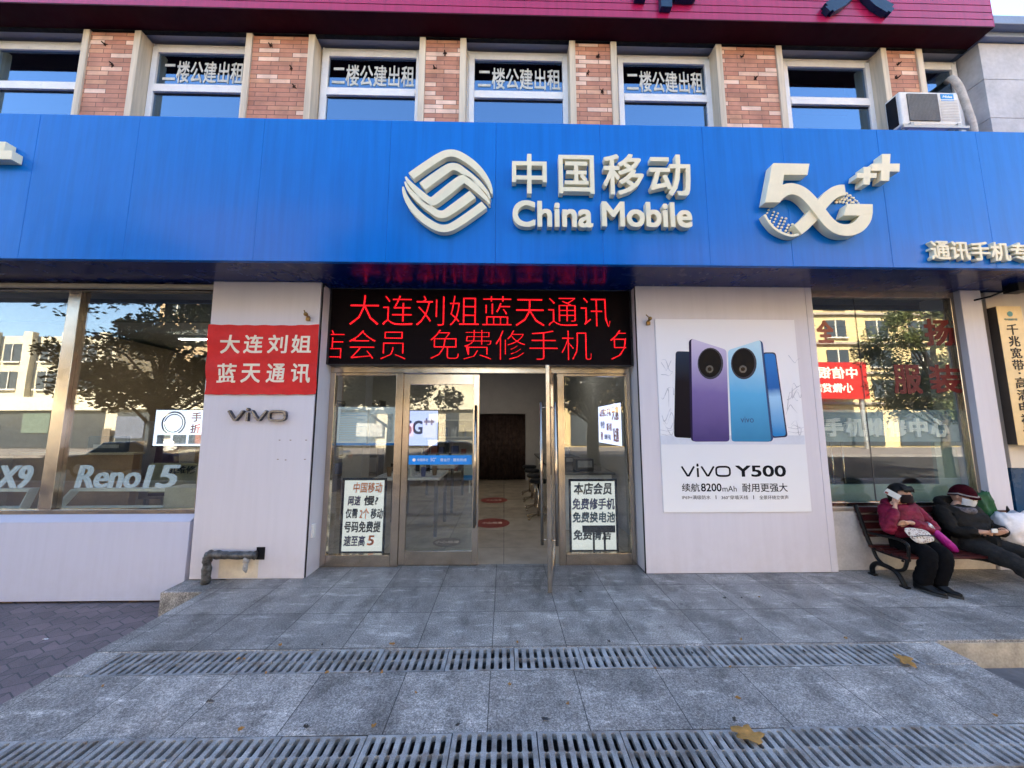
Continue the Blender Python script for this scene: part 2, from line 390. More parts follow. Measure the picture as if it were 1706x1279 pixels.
def smooth_path(pts, n=6):
    """Catmull-Rom through pts"""
    P = [Vector(p) for p in pts]; P = [2*P[0]-P[1]]+P+[2*P[-1]-P[-2]]; out = []
    for i in range(1, len(P)-2):
        for k in range(n):
            t = k/n; a, b, c, d = P[i-1], P[i], P[i+1], P[i+2]
            out.append(.5*((2*b)+(c-a)*t+(2*a-5*b+4*c-d)*t*t+(3*b-a-3*c+d)*t**3))
    out.append(P[-2]); return out
def lerp_list(ws, n):
    out = []
    for i in range(len(ws)-1):
        for k in range(n): out.append(ws[i]+(ws[i+1]-ws[i])*k/n)
    return out+[ws[-1]]

# ------------------------------------------------------------------ setting: ground, paving, road
def struct(o): return tag(o, kind='structure')
struct(mb().box(-400, 400, -400, 400, -1.4, -.62).build('ground', pm('far_asphalt', (.06, .06, .062), .9, 0, .2, .6)))
struct(mb().box(-90, 90, -19.5, -8.5, -.6, -.39).build('road', pm('asphalt', (.05, .05, .053), .85, 0, .25, 3, .3, 90)))
struct(mb().box(-90, 90, -30, -19.6, -.6, -.25).build('pavement', pm('far_pavement', (.22, .2, .19), .85, 0, .2, 2)))
LX0, LX1 = -3.0, 3.36
G1A, G1B, G2A, G2B = -1.44, -1.69, -2.19, -2.44
struct(mb().box(-30, LX0, -8.3, .3, -.6, -.24).build('brick_pavement', ZIG))
struct(mb().box(LX1, 30, -8.3, -1.425, -.6, -.2).build('lower_pavement', pm('grey_paver', (.13, .125, .13), .8, 0, .25, 3, .3, 60)))
struct(mb().box(-30, 30, -8.55, -8.31, -.6, -.21).build('kerb', CONC))
gr1 = mat_granite('granite_landing', -.085, -.405, .56, .512, .92)
lm = mb().prism([(0, 0), (1, 0), (1, 1)], 0, 1); lm = mb()
lm.box(LX0, LX1, G1A, .2, -.55, 0)
lm.box(LX1, 12, -1.42, .2, -.55, -.0005)
lm.box(-3.44, LX0, -.45, .2, -.55, -.012)
struct(lm.build('landing', gr1, bevel=.006))
struct(mb().box(LX1+.001, 12, -1.428, -1.4205, -.2, -.02).build('step_riser', pm('pale_step_stone', (.42, .38, .31), .7, 0, .3, 7, .2, 50)))
gr2 = mat_granite('granite_strip', -.088, G2A, .565, .5, 1.15)
struct(mb().box(LX0, LX1-.06, G2A, G1B, -.55, -.004).build('granite_strip', gr2, bevel=.006))
struct(mb().box(LX0, LX1, -5.6, G2B, -.55, -.008).build('granite_apron', mat_granite('granite_front', .2, -3, .565, .5, 1.1), bevel=.006))
gb = mb(); gb.box(LX0, -2.80, G1B, G1A, -.5, -.002); gb.box(2.955, LX1-.03, G1B+.001, G1A-.001, -.5, -.002)
struct(gb.build('granite_end', mat_granite('granite_pale', -9, -9, 30, 30, 1.25), bevel=.008))
ch = mb(); ch.box(-2.80, 2.955, G1B, G1A, -.5, -.16); ch.box(LX0, LX1, G2B, G2A, -.5, -.16)
struct(ch.build('drain_channel', DARK))

# drain covers: stone plates with two rows of eight slots each, every cover its own object
def cover_mesh(w_, d_, th=.028):
    m = MB(); nx, ny = 8, 2; e = .012
    cw = (w_-2*e)/nx; chh = (d_-2*e)/ny; sw, sh = .0138, chh*.375
    def ring(cx, cy, hx, hy):
        k = len(m.v); inner = []; outer = []
        N_ = 12
        for i in range(N_):
            a = 2*math.pi*i/N_+math.pi/N_
            c, s_ = math.cos(a), math.sin(a)
            inner.append((cx+sw*c, cy+(sh if s_ > 0 else -sh)+sw*s_))
            q = max(abs(c), abs(s_)); outer.append((cx+hx*c/q, cy+hy*s_/q))
        # pull the nearest outer points to the cell corners
        for sx in (-1, 1):
            for sy in (-1, 1):
                t = (cx+sx*hx, cy+sy*hy); j = min(range(N_), key=lambda i: (outer[i][0]-t[0])**2/hx**2+(outer[i][1]-t[1])**2/hy**2); outer[j] = t
        m.v += [(x, y, 0) for x, y in outer]+[(x, y, 0) for x, y in inner]+[(x, y, -.004) for x, y in inner]+[(x, y, -th) for x, y in inner]
        for i in range(N_):
            j = (i+1) % N_; m.f.append([k+i, k+j, k+N_+j, k+N_+i])
            m.f.append([k+N_+i, k+N_+j, k+2*N_+j, k+2*N_+i]); m.f.append([k+2*N_+i, k+2*N_+j, k+3*N_+j, k+3*N_+i])
    for i in range(nx):
        for j in range(ny): ring(-w_/2+e+cw*(i+.5), -d_/2+e+chh*(j+.5), cw/2, chh/2)
    x0, x1, y0, y1 = -w_/2, w_/2, -d_/2, d_/2; X0, X1, Y0, Y1 = x0+e, x1-e, y0+e, y1-e
    k = len(m.v); m.v += [(x0, y0, 0), (x1, y0, 0), (x1, y1, 0), (x0, y1, 0), (X0, Y0, 0), (X1, Y0, 0), (X1, Y1, 0), (X0, Y1, 0)]+[(x0, y0, -th), (x1, y0, -th), (x1, y1, -th), (x0, y1, -th)]
    for i in range(4):
        j = (i+1) % 4; m.f.append([k+i, k+j, k+4+j, k+4+i]); m.f.append([k+j, k+i, k+8+i, k+8+j])
    return m
def mat_cover():
    m, n, b = nodes('drain_stone'); v = obj_co(n); oi = N(n, 'ShaderNodeObjectInfo')
    mp = N(n, 'ShaderNodeVectorMath'); mp.operation = 'ADD'; n.links.new(v, mp.inputs[0]); 
    cm = N(n, 'ShaderNodeCombineXYZ'); r10 = mth(n, 'MULTIPLY', oi.outputs['Random'], 37.0); n.links.new(r10, cm.inputs[0]); n.links.new(r10, cm.inputs[1]); n.links.new(cm.outputs[0], mp.inputs[1])
    q = mp.outputs[0]
    c = ramp(n, nz(n, q, 7, 6, .65), [(.28, (.16, .15, .14)), (.5, (.33, .325, .32)), (.7, (.46, .455, .45))])
    c = mix(n, 1, c, ramp(n, oi.outputs['Random'], [(0, .82), (1, 1.1)]), 'MULTIPLY')
    c = mix(n, 1, c, ramp(n, nz(n, q, 180, 2), [(.3, .7), (.7, 1.2)]), 'MULTIPLY')
    c = mix(n, mth(n, 'MULTIPLY', ramp(n, nz(n, q, 11, 5), [(.52, 0.0), (.66, 1.0)]), .6), c, (.14, .10, .075))
    n.links.new(c, b.inputs['Base Color']); b.inputs['Roughness'].default_value = .75; bumpn(n, b, nz(n, q, 120), .25, .005); return m
COVER = mat_cover()
ORD = ['first', 'second', 'third', 'fourth', 'fifth', 'sixth', 'seventh', 'eighth', 'ninth', 'tenth', 'eleventh', 'twelfth', 'thirteenth', 'fourteenth']
w1 = (2.955+2.80)/12
c0 = cover_mesh(w1-.006, .246).build('drain_cover', COVER); tag(c0, 'x', 'drain cover')
w2 = (LX1-LX0)/14
c2 = cover_mesh(w2-.006, .246).build('drain_cover', COVER); tag(c2, 'x', 'drain cover')
for row, (proto, wd, x_0, cnt, yc) in enumerate(((c0, w1, -2.80, 12, (G1A+G1B)/2), (c2, w2, LX0, 14, (G2A+G2B)/2))):
    for i in range(cnt):
        o = proto if i == 0 else dup(proto, (0, 0, 0))
        o.location = (x_0+wd*(i+.5), yc+random.uniform(-.002, .002), random.uniform(-.006, .001)); o.rotation_euler = (random.uniform(-.006, .006), random.uniform(-.004, .004), random.uniform(-.006, .006))
        frm = ('%s from the left' % ORD[i]) if i < cnt/2 else ('%s from the right' % ORD[cnt-1-i])
        tag(o, 'slotted grey stone drain cover, %s in the row %s' % (frm, 'nearer the shop doors' if row == 0 else 'nearest the viewer'), None, 'drain covers nearer the doors' if row == 0 else 'drain covers in the front row')

# fallen leaves and crumbs of litter
def leaf_mesh(s, seed):
    rnd = random.Random(seed); out = []
    for i in range(22):
        a = 2*math.pi*i/22; r = s*(1+.28*math.cos(5*a)+rnd.uniform(-.12, .12)); out.append((r*1.25*math.cos(a), r*.85*math.sin(a)))
    m = MB(); z = lambda x, y: .012+.25*s*math.sin(x/s*1.7+seed)*.35+.3*s*abs(y)/s*.3
    m.v = [(0, 0, z(0, 0))]+[(x*.5, y*.5, z(x*.5, y*.5)) for x, y in out]+[(x, y, z(x, y)+rnd.uniform(0, .012)) for x, y in out]
    n = 22
    for i in range(n):
        j = (i+1) % n; m.f += [[0, 1+i, 1+j], [1+i, 1+n+i, 1+n+j, 1+j]]
    return m
LEAF = pm('dry_leaf', (.42, .22, .06), .6, 0, .25, 30)
for i, (px, py, s, lab) in enumerate(((1247, 1229, .06, 'large curled brown leaf lying on the front row of drain covers'), (1507, 1103, .055, 'yellow brown leaf at the right end of the upper drain row'))):
    p = atz(px, py); o = leaf_mesh(s, 3+i*5).build('fallen_leaf', LEAF, smooth=True); o.location = p; o.rotation_euler = (0, 0, i*1.1)
    md = o.modifiers.new('thick', 'SOLIDIFY'); md.thickness = .0015; tag(o, lab, 'leaf', 'fallen leaves')
for i, (px, py, Zv, c, lab) in enumerate(((76, 1066, -.24, (.75, .75, .75), 'small white scrap on the red brick pavers'), (222, 1003, -.24, (.3, .2, .12), 'brown leaf scrap against the foot of the white wall panel'), (10, 1005, -.24, (.33, .24, .15), 'brown leaf scrap at the left picture edge under the wall'), (350, 1170, 0, (.1, .08, .07), 'dark twig on the granite strip left of centre'), (909, 1200, 0, (.05, .05, .055), 'dark blob of gum on the granite strip'))):
    p = atz(px, py, Zv); o = leaf_mesh(.018 if i not in (1, 2) else .05, i+11).build('litter_scrap', pm('litter_%d' % i, c, .7)); o.location = p; o.scale = (1, .6, .5); tag(o, lab, 'litter')

# ------------------------------------------------------------------ the shop building
B = empty('shop_building', (0, .2, 0), 'two storey shop building with brick piers above a blue signboard', 'building')
PL, PR, GL = -.17, -.13, .13       # pillar front planes and the entrance plane
# shell (walls, floors, roof) behind the facade
sh = mb(); sh.box(-9, 6.5, 8.2, 8.5, -.6, 16.5); sh.box(-9.3, -9, .15, 8.5, -.6, 16.5); sh.box(6.1, 6.5, .2, 8.2, -.6, 4.9); sh.box(6.4, 6.5, .6, 8.2, 4.901, 6.95)
sh.box(-9, 6.1, .02, 8.2, 3.36, 4.55); sh.box(-9, 6.5, .06, 8.2, 6.95, 7.3); sh.box(-9, 6.5, .0, .3, 7.31, 16.5); sh.box(-9, 6.5, .31, 8.1, 16.2, 16.5)  # walls above the roof slab are added height, unseen, shading the road
sh.box(-40, -9.31, .5, 8.5, -.6, 15.0)
sh.build('outer_wall', PLASTER, B)
mb().box(-9, 6.1, .02, .3, 4.551, 5.3).build('spandrel_wall', CONC, B)
struct(mb().box(-9, 6.1, .18, 8.2, -.3, -.002).build('floor', mat_tile()))
mb().box(-9, 6.1, .5, .56, 3.05, 3.358).build('bulkhead', pm('grey_bulkhead', (.2, .2, .21), .6), B)
struct(mb().box(-9, 6.1, .57, 8.15, 3.27, 3.35).build('ceiling', pm('ceiling_board', (.6, .6, .6), .8, 0, .04)))
# partition walls inside
iw = mb(); iw.box(-9, -.76, 6.85, 7.0, 0, 3.26); iw.box(.66, 1.9, 6.85, 7.0, 0, 3.26); iw.box(-.76, .66, 6.85, 7.0, 2.02, 3.26)
iw.build('rear_wall', PLASTER, B)
mb().box(1.901, 2.0, .6, 8.1, 0, 3.26).build('partition_wall', PLASTER, B); mb().box(-2.9, -2.55, 2.3, 2.65, 0, 3.26).build('column', PLASTER, B)
mb().box(3.3, 6.0, 2.6, 2.7, 0, 3.26).build('back_partition', pm('dark_partition', (.07, .08, .08), .6), B)
mb().box(-9, -6.9, .6, 7, 0, 3.2).build('side_partition', pm('tan_partition', (.3, .22, .15), .7), B)
up = mb(); up.box(-9, 6.39, 1.6, 1.65, 4.56, 6.94)
up.build('upper_partition', pm('dim_room', (.05, .055, .065), .8), B)

# brick piers with cream corner trims
piers = [(-7.75, -7.02), (-5.60, -4.85), (-3.47, -2.56), (-1.16, -.53), (.87, 1.52), (2.895, 3.82), (5.215, 5.81)]
BOLT = pm('rusty_bolt', (.05, .028, .02), .8, 0, .3, 40)
for k, (x0, x1) in enumerate(piers):
    p = mb().box(x0+.085, x1-.085, 0, .3, 4.56, 6.86).build('brick_pier', BRICK, B)
    t = mb(); t.box(x0, x0+.083, -.022, .31, 4.56, 6.88); t.box(x1-.083, x1, -.022, .31, 4.56, 6.88); t.build('corner_trim', TRIM, p, bevel=.006)
    rnd = random.Random(k+2)
    for q in range(2 if k % 2 else 3):
        bx = rnd.uniform(x0+.2, x1-.2); bz = 6.72-q*.27-rnd.uniform(0, .08)
        m = mb(); m.tube([(bx, .01, bz), (bx, -.045, bz-.004)], .008, 6)
        for a in range(7):
            an = rnd.uniform(0, 6.28); l = rnd.uniform(.015, .04); m.tube([(bx, -.004, bz), (bx+l*math.cos(an), -.004, bz+l*math.sin(an)*1.2)], [.009, .003], 5)
        m.build('anchor_bolt', BOLT, p)
# near-black strip above the piers, painting the shadow under the upper signboard
mb().box(-9, 6.5, .004, .055, 6.90, 6.949).build('shade_strip', pm('shade_strip_black', (.02, .018, .018), .9, 0, .4, 12), B)

# upper windows: white aluminium frame, top light and lower light, rental lettering
SIGN_TXT = '二楼公建出租'
upper = [(-6.98, -5.64, 0), (-4.845, -3.505, 1), (-2.52, -1.165, 1), (-.505, .875, 1), (1.585, 2.9, 1), (3.945, 5.225, 0), (5.83, 6.50, 0)]
MARK = pm('red_film_mark', (.75, .18, .25), .5)
WLET = pm('white_film_letter', (.56, .57, .55), .6, 0, .15, 14)
WY = .14
for k, (x0, x1, tx) in enumerate(upper):
    f = mb(); fw = .075; z0, zt, z1 = 5.0, 6.215, 6.83
    f.box(x0, x0+fw, WY, WY+.06, z0, z1); f.box(x1-fw, x1, WY, WY+.06, z0, z1)
    f.box(x0+fw, x1-fw, WY+.001, WY+.06, z1-.085, z1); f.box(x0+fw, x1-fw, WY+.001, WY+.06, zt-.0, zt+.05); f.box(x0+fw, x1-fw, WY-.012, WY+.06, zt-.075, zt-.008)
    f.box(x0-.03, x0-.001, WY+.02, WY+.08, z0, 6.9); f.box(x1+.001, x1+.03, WY+.02, WY+.08, z0, 6.9); f.box(x0-.03, x1+.03, WY+.03, WY+.09, 6.835, 6.9)
    wn = f.build('window', WFRAME, B, bevel=.006)
    a = mb(); a.box(x0+fw, x1-fw, WY+.03, WY+.036, zt+.05, z1-.085); a.build('pane', GLASS_UP, wn)
    a = mb(); a.box(x0+fw, x1-fw, WY+.026, WY+.032, z0, zt-.075); a.build('pane', GLASS_UP, wn)
    g = mb(); g.box(x0+fw, x1-fw, WY+.021, WY+.0255, zt-.093, zt-.0755); g.build('gasket', BLACK, wn)
    if tx:
        wd = x1-x0
        mb().box(x0+fw+.012, x1-fw-.012, WY+.038, WY+.040, zt+.062, z1-.1).build('pane_darkener', pm('pane_darkener_black', (.006, .006, .007), .6), wn)  # added black sheet, darkens the pane behind the lettering
        text(SIGN_TXT, x0+.125+.03*(k == 1), x1-.10, zt+.095, zt+.425, WY+.024, .0015, bold=.013).build('lettering', WLET, wn)
    if k in (1, 2, 3, 4, 5):
        body = '芷萍日招福'[k-1]; cx = (x0+x1)/2+(.1 if k < 3 else 0)
        text(body, cx-.14, cx+.14, 5.38, 5.70, WY+.0225, .0015, bold=.01).build('film_mark', MARK, wn)
    if k == 5:
        mb().box(x0+.25, x1-.15, WY+.25, WY+.27, zt+.02, z1-.1).build('curtain', pm('maroon_curtain', (.3, .03, .04), .8, 0, .4, 9), wn)

# ground floor pillars in white sheet cladding
def pillar(x0, x1, yf, z0, z1, name='pillar_cladding', mat=WHITE_PANEL, back=.35, cuts=()):
    m = mb(); xs = [x0, *cuts, x1]
    for a, b_ in zip(xs[:-1], xs[1:]): m.box(a+.0015, b_-.0015, yf, back, z0, z1)
    return m.build(name, mat, B, bevel=.004)
pl = mb()
pl.add([(-3.40, PL, .0), (-2.175, PL, 0.0), (-2.185, PL, 3.35), (-3.45, PL, 3.35), (-3.40, .35, .0), (-2.175, .35, 0.0), (-2.185, .35, 3.35), (-3.45, .35, 3.35)], [(0, 1, 2, 3), (5, 4, 7, 6), (1, 5, 6, 2), (4, 0, 3, 7), (3, 2, 6, 7), (4, 5, 1, 0)])
pl.build('pillar_cladding', WHITE_PANEL, B, bevel=.004)
mb().box(-2.172, -2.166, PL+.006, PL+.05, 0.005, 3.34).build('edge_strip', BLACK, B)
pillar(1.60, 3.80, PR, .004, 3.37, cuts=(3.715,))
mb().box(1.594, 1.599, PR+.004, PR+.03, .005, 3.36).build('edge_strip', BLACK, B)
pillar(5.73, 6.0, -.1, .0, 3.35)
mb().box(6.004, 6.10, .0, .3, -.2, 3.35).build('gap_filler', DARK, B)
# plinths below the display windows
mb().box(-9, -3.452, PL+.005, .1, -.215, .60).build('plinth_panel', PLINTH, B, bevel=.004)
m = mb(); m.add([(-9, PL+.005, .601), (-3.452, PL+.005, .601), (-3.452, -.06, .66), (-9, -.06, .66), (-9, .2, .66), (-3.452, .2, .66), (-3.452, .2, .60), (-9, .2, .60)], [(0, 1, 2, 3), (3, 2, 5, 4), (4, 5, 6, 7)])
m.build('window_sill', PLINTH, B)
m = mb(); m.box(3.803, 4.62, -.07, .1, .0, .66); m.box(4.624, 5.72, -.07, .1, .0, .66); m.build('plinth_panel', pm('beige_plinth', (.52, .49, .48), .5, 0, .15, 5), B, bevel=.004)
mb().box(3.803, 5.728, -.078, .2, .661, .70).build('window_sill', ALU, B, bevel=.004)
# display windows: aluminium frames, mullions, panes
def display_window(x0, x1, z0, z1, y, mulls, label=None):
    f = mb(); f.box(x0, x1, y-.035, y+.05, z0, z0+.05); f.box(x0, x1, y-.035, y+.05, z1-.09, z1)
    f.box(x0, x0+.05, y-.034, y+.049, z0+.05, z1-.09); f.box(x1-.05, x1, y-.034, y+.049, z0+.05, z1-.09)
    for a, b_ in mulls: f.box(a, b_, y-.045, y+.06, z0+.051, z1-.091)
    fo = f.build('display_window', STEEL, B, bevel=.004)
    xs = [x0+.05]+[q for ab in mulls for q in ab]+[x1-.05]
    for a, b_ in zip(xs[::2], xs[1::2]): mb().box(a, b_, y, y+.008, z0+.05, z1-.09).build('pane', GLASS, fo)
    return fo
dw = display_window(-9, -3.46, .66, 3.35, -.03, [(-6.95, -6.8), (-5.22, -5.075)])
dr = display_window(3.80, 5.73, .70, 3.36, .0, [])
mb().box(4.456, 4.461, -.002, .010, .75, 3.27).build('joint_seal', pm('grey_seal', (.08, .08, .08), .5), dr)
mb().box(-9, -3.46, -.14, -.08, 3.27, 3.33).build('conduit', pm('beige_conduit', (.4, .37, .3), .6), B, bevel=.02)
# red lettering film on the right display window
RF = pm('red_film_letter', (.10, .004, .006), .5, spec=.2)
fl = [textpx(c, p, q, -.002, depth=.0015, bold=.03) for c, p, q in (('扬', (1540, 531), (1588, 576)), ('装', (1548, 607), (1598, 655)), ('服', (1488, 607), (1536, 656)))]
for q in fl: q.build('window_lettering', RF, dr)
textpx('全', (1361, 533), (1389, 571), -.002, depth=.0015, bold=.03).build('window_lettering', pm('faded_red_film', (.36, .12, .08), .6), dr)

# entrance: steel header, posts, sidelights
e = mb(); y0, y1 = GL, GL+.07
e.box(-2.16, 1.585, y0, y1, 2.305, 2.385)
e.box(-2.16, -2.095, y0, y1, .0, 2.304); e.box(-1.345, -1.255, y0, y1, 0, 2.304); e.box(.665, .745, y0, y1, 0, 2.304); e.box(1.535, 1.585, y0, y1, 0, 2.304)
for a, b_ in ((-2.094, -1.346), (.746, 1.534)): e.box(a, b_, y0+.001, y1, 0.0, .135); e.box(a, b_, y0+.002, y1, 2.27, 2.3035)
ent = e.build('entrance_frame', STEEL, B, bevel=.004)
for a, b_ in ((-2.094, -1.346), (.746, 1.534)): mb().box(a, b_, GL+.03, GL+.038, .136, 2.269).build('sidelight_pane', GLASS_DOOR, ent)
# side return of the opening, in white
mb().box(-2.163, -2.161, -.15, .13, 0, 3.3).build('jamb_lining', WHITE_PANEL, B)

def door(name, parent, hx, hy, ang, wd, sgn, hz=2.29):
    """framed glass leaf; local x from hinge outwards, rotated about z by ang"""
    M = Matrix.Translation((hx, hy, 0)) @ Matrix.Rotation(ang, 4, 'Z')
    f = mb(); st = .075; f.box(0, st, -.02, .02, .012, hz); f.box(wd-st, wd, -.02, .02, .012, hz); f.box(st, wd-st, -.0195, .0195, hz-.13, hz); f.box(st, wd-st, -.0195, .0195, .012, .17)
    d = f.xf(M).build(name, STEEL, parent, bevel=.003)
    mb().box(st, wd-st, -.004, .004, .17, hz-.13).xf(M).build('glass_pane', GLASS_DOOR, d)
    h = mb()
    for s_ in (-1, 1):
        hxp = wd-.04; h.tube([(hxp, s_*.075, .45), (hxp, s_*.075, 1.90)], .016, 12)
        for z in (.50, 1.84): h.tube([(hxp, s_*.02, z), (hxp, s_*.075, z)], .01, 8)
    h.xf(M).build('pull_handle', STEEL, d, smooth=True)
    return d, M
dl, Ml = door('door', B, -1.25, GL+.03, 0, .94, 1)
STRIP = pm('blue_sticker', (.01, .25, .75), .35)
mb().box(-1.165, -.395, GL+.0215, GL+.0255, 1.178, 1.29).build('sticker_strip', STRIP, dl)
WHT = pm('white_print', (.85, .85, .85), .5, 0, .03)
sk = join(text('中国移动', -1.06, -.93, 1.217, 1.252, GL+.0208, .0006), text('5G⁺', -.90, -.83, 1.217, 1.262, GL+.0208, .0006), text('营业厅 · 服务热线', -.78, -.46, 1.216, 1.253, GL+.0208, .0006))
sk.disc(-1.10, 1.235, .02, .02, GL+.0208, GL+.0214)
sk.build('sticker_print', WHT, dl)
dr_, Mr = door('door', B, .60, GL+.02, R(-101), .76, 1)
dr_['label'] = 'glass door leaf standing wide open towards the street'

# ------------------------------------------------------------------ LED display over the door
LED = empty('led_display', (0, .1, 2.39), 'black LED display with two lines of red scrolling characters above the door', 'display')
lx0, lx1 = -2.16, 1.592
m = mb(); m.box(lx0, lx1, .03, .12, 2.395, 3.345); m.build('panel', pm('led_matrix', (.006, .003, .004), .6, 0, .2, 40, spec=.06), LED)
m = mb(); m.box(lx0, lx1, .0, .125, 2.386, 2.394); m.box(lx0, lx0+.012, .0, .125, 2.395, 3.345); m.box(lx1-.012, lx1, .0, .125, 2.395, 3.345); m.build('bezel', pm('dark_bezel', (.035, .035, .04), .35), LED)
LM = mat_led()
ly = .0285
textpx('大连刘姐蓝天通讯', (583, 493), (1016, 543), ly, depth=.001, bold=-.016, res=2).build('lettering', LM, LED)
t2 = join(textpx('店会员', (528, 550), (676, 598), ly, depth=.001, bold=-.021, res=2), textpx('免费修手机', (717, 550), (985, 599), ly, depth=.001, bold=-.021, res=2), textpx('免', (1017, 550), (1066, 599), ly, depth=.001, bold=-.021, res=2))
t2.clip(at(550, 575, ly).x, at(1043, 575, ly).x).build('lettering', LM, LED)

# ------------------------------------------------------------------ blue signboard with raised cream lettering
SG = empty('shop_signboard', (0, -.7, 3.36), 'long blue fascia signboard with raised cream logo and lettering across the facade', 'sign')
SY, SZ0, SZ1 = -.72, 3.352, 4.985
xs = [-9, -6.2, -5.0, -3.95, -2.62, -1.25, -.1, 1.05, 2.2, 3.1, 4.2, 5.35, 6.6, 9]
m = mb(); rnd = random.Random(5)
for a, b_ in zip(xs[:-1], xs[1:]):
    t = [rnd.uniform(-.0012, .0012) for _ in range(4)]; g = .0006
    m.add([(a+g, SY+t[0], SZ0), (b_-g, SY+t[1], SZ0), (b_-g, SY+t[2], SZ1), (a+g, SY+t[3], SZ1), (a+g, SY+.05, SZ0), (b_-g, SY+.05, SZ0), (b_-g, SY+.05, SZ1), (a+g, SY+.05, SZ1)],
          [(0, 1, 2, 3), (3, 2, 6, 7), (0, 4, 5, 1), (0, 3, 7, 4), (1, 5, 6, 2)])
m.build('fascia_panel', BLUE, SG, bevel=.003)
mb().box(-9, 9, SY+.051, .015, SZ0+.002, SZ0+.03).build('soffit', BLUE_SHADED, SG)
mb().box(-9, 9, SY+.051, .012, SZ1-.03, SZ1-.003).build('top_sheet', BLUE, SG)
# round wave emblem: three bands above, two below, point-symmetric
Y0, Y1 = SY-.075, SY-.004
ec = at(745.5, 316.5, Y0); k_ = (at(800, 316, Y0).x-at(700, 316, Y0).x)/100/2.665
bands = [([(-164, 66), (-103, 115), (-42, 160), (-6, 178), (34, 178), (80, 154), (120, 122), (154, 84), (180, 42), (194, 6), (197, -14)], [37, 37, 36, 35, 34, 33, 31, 27, 21, 13, 7]),
         ([(-112, 17), (-64, 57), (-17, 94), (12, 113), (40, 112), (68, 94), (106, 66), (146, 29), (176, -8), (190, -38)], [42, 42, 40, 36, 34, 30, 26, 21, 14, 8])]
em = mb()
for pts, ws in bands:
    for s_ in (1, -1):
        P = smooth_path([(s_*a, s_*b_) for a, b_ in pts], 4); W = lerp_list(ws, 4)
        em.ribbon([(ec.x+p.x*k_, ec.z+p.y*k_) for p in P], [q*k_ for q in W], Y0, Y1)
half = [(0, 0), (36, 32), (62, 52), (84, 50), (112, 26), (146, -8), (175, -40), (188, -62)]
hw = [46, 44, 42, 38, 32, 24, 15, 8]
pts = [(-a, -b_) for a, b_ in half[:0:-1]]+half; ws = hw[:0:-1]+hw
P = smooth_path(pts, 4); W = lerp_list(ws, 4)
em.ribbon([(ec.x+p.x*k_, ec.z+p.y*k_) for p in P], [q*k_ for q in W], Y0, Y1)
em.build('emblem', CREAM, SG, bevel=.004)
cn = [textpx(c, (x0, y0_), (x1, y1_), Y0, depth=.07, bold=.012) for c, x0, y0_, x1, y1_ in (('中', 853, 256, 911, 322), ('国', 931, 258, 990, 322), ('移', 1005, 256, 1073, 324), ('动', 1082, 257, 1151, 326))]
join(*cn).build('chinese_lettering', CREAM, SG)
join(textpx('China', (854, 334), (988, 378), Y0, depth=.07, bold=.022, res=6), textpx('Mobile', (1003, 336), (1153, 378), Y0, depth=.07, bold=.022, res=6)).build('latin_lettering', CREAM, SG)
# network logo: a 5 and a G crossing in one band, dotted tails, two plus signs
Y0 = SY-.10
def lz(zx, zy): p = at(1250+zx/6.093, 230+zy/6.093, Y0); return (p.x, p.z)
kz = lz(700, 500)[0]-lz(699, 500)[0]
lg = mb()
lg.prism([lz(238, 250), lz(603, 257), lz(583, 372), lz(345, 371), lz(305, 652), lz(150, 652), lz(222, 268)], Y0, Y1)
mainp = smooth_path([(250, 612), (305, 555), (370, 520), (440, 513), (520, 540), (600, 605), (700, 725), (800, 850), (890, 915), (1000, 930), (1100, 895), (1165, 820), (1186, 740)], 5)
lg.ribbon([lz(p.x, p.y) for p in mainp], [122*kz]*len(mainp), Y0+.001, Y1)
lg.prism([lz(985, 664), lz(1246, 668), lz(1246, 760), lz(1120, 786), lz(945, 784)], Y0, Y1)
lg.build('network_logo', CREAM, SG, bevel=.004)
lg = mb(); sec = smooth_path([(500, 918), (560, 870), (640, 790), (720, 690), (790, 610), (860, 545), (930, 515), (985, 512)], 5)
lg.ribbon([lz(p.x, p.y) for p in sec], [118*kz]*len(sec), Y0+.022, Y1)
sl_ = smooth_path([(160, 762), (200, 830), (260, 900), (340, 950), (430, 978), (510, 965)], 5)
lg.ribbon([lz(p.x, p.y) for p in sl_], [26*kz]*len(sl_), Y0+.02, Y1)
for i in range(5):
    for j in range(8):
        t = j/7; ax = 215+t*290; ay = 770+math.sin(t*1.45)*165-i*32-t*8
        if i == 4 and j > 4: continue
        p = lz(ax+i*14-10, ay+i*2+(18 if j % 2 else 0)); lg.disc(p[0], p[1], (9+6*t)*kz, (9+6*t)*kz, SY-.016, Y1, 10)
    for j in range(8):
        t = j/7; ax = 950+t*250; ay = 478+t*t*150+i*30*(1-.35*t)
        p = lz(ax+(14 if i % 2 else 0), ay); lg.disc(p[0], p[1], (16-7*t)*kz, (16-7*t)*kz, SY-.016, Y1, 10)
lg.build('network_logo_tail', CREAM, SG, bevel=.003)
def plus(poly, yf, yb): return mb().prism([lz(*q) for q in poly], yf, yb)
pp = plus([(1338, 158), (1425, 158), (1420, 256), (1520, 256), (1517, 338), (1418, 338), (1412, 432), (1325, 432), (1330, 330), (1226, 330), (1236, 256), (1334, 256)], Y0, Y1)
pp2 = plus([(1150, 290), (1226, 290), (1222, 352), (1285, 352), (1282, 404), (1220, 404), (1214, 470), (1146, 470), (1150, 404), (1080, 404), (1086, 352), (1152, 352)], Y0, Y1)
pp.build('plus_symbol', CREAM, SG, bevel=.003); pp2.build('plus_symbol', CREAM, SG, bevel=.003)
Y0 = SY-.05
join(*[textpx(c, (1551+i*33.5, 401+i*.7), (1583+i*33.5, 432+i*.8), Y0, depth=.046, bold=.02) for i, c in enumerate('通讯手机专卖')]).build('small_lettering', CREAM, SG)
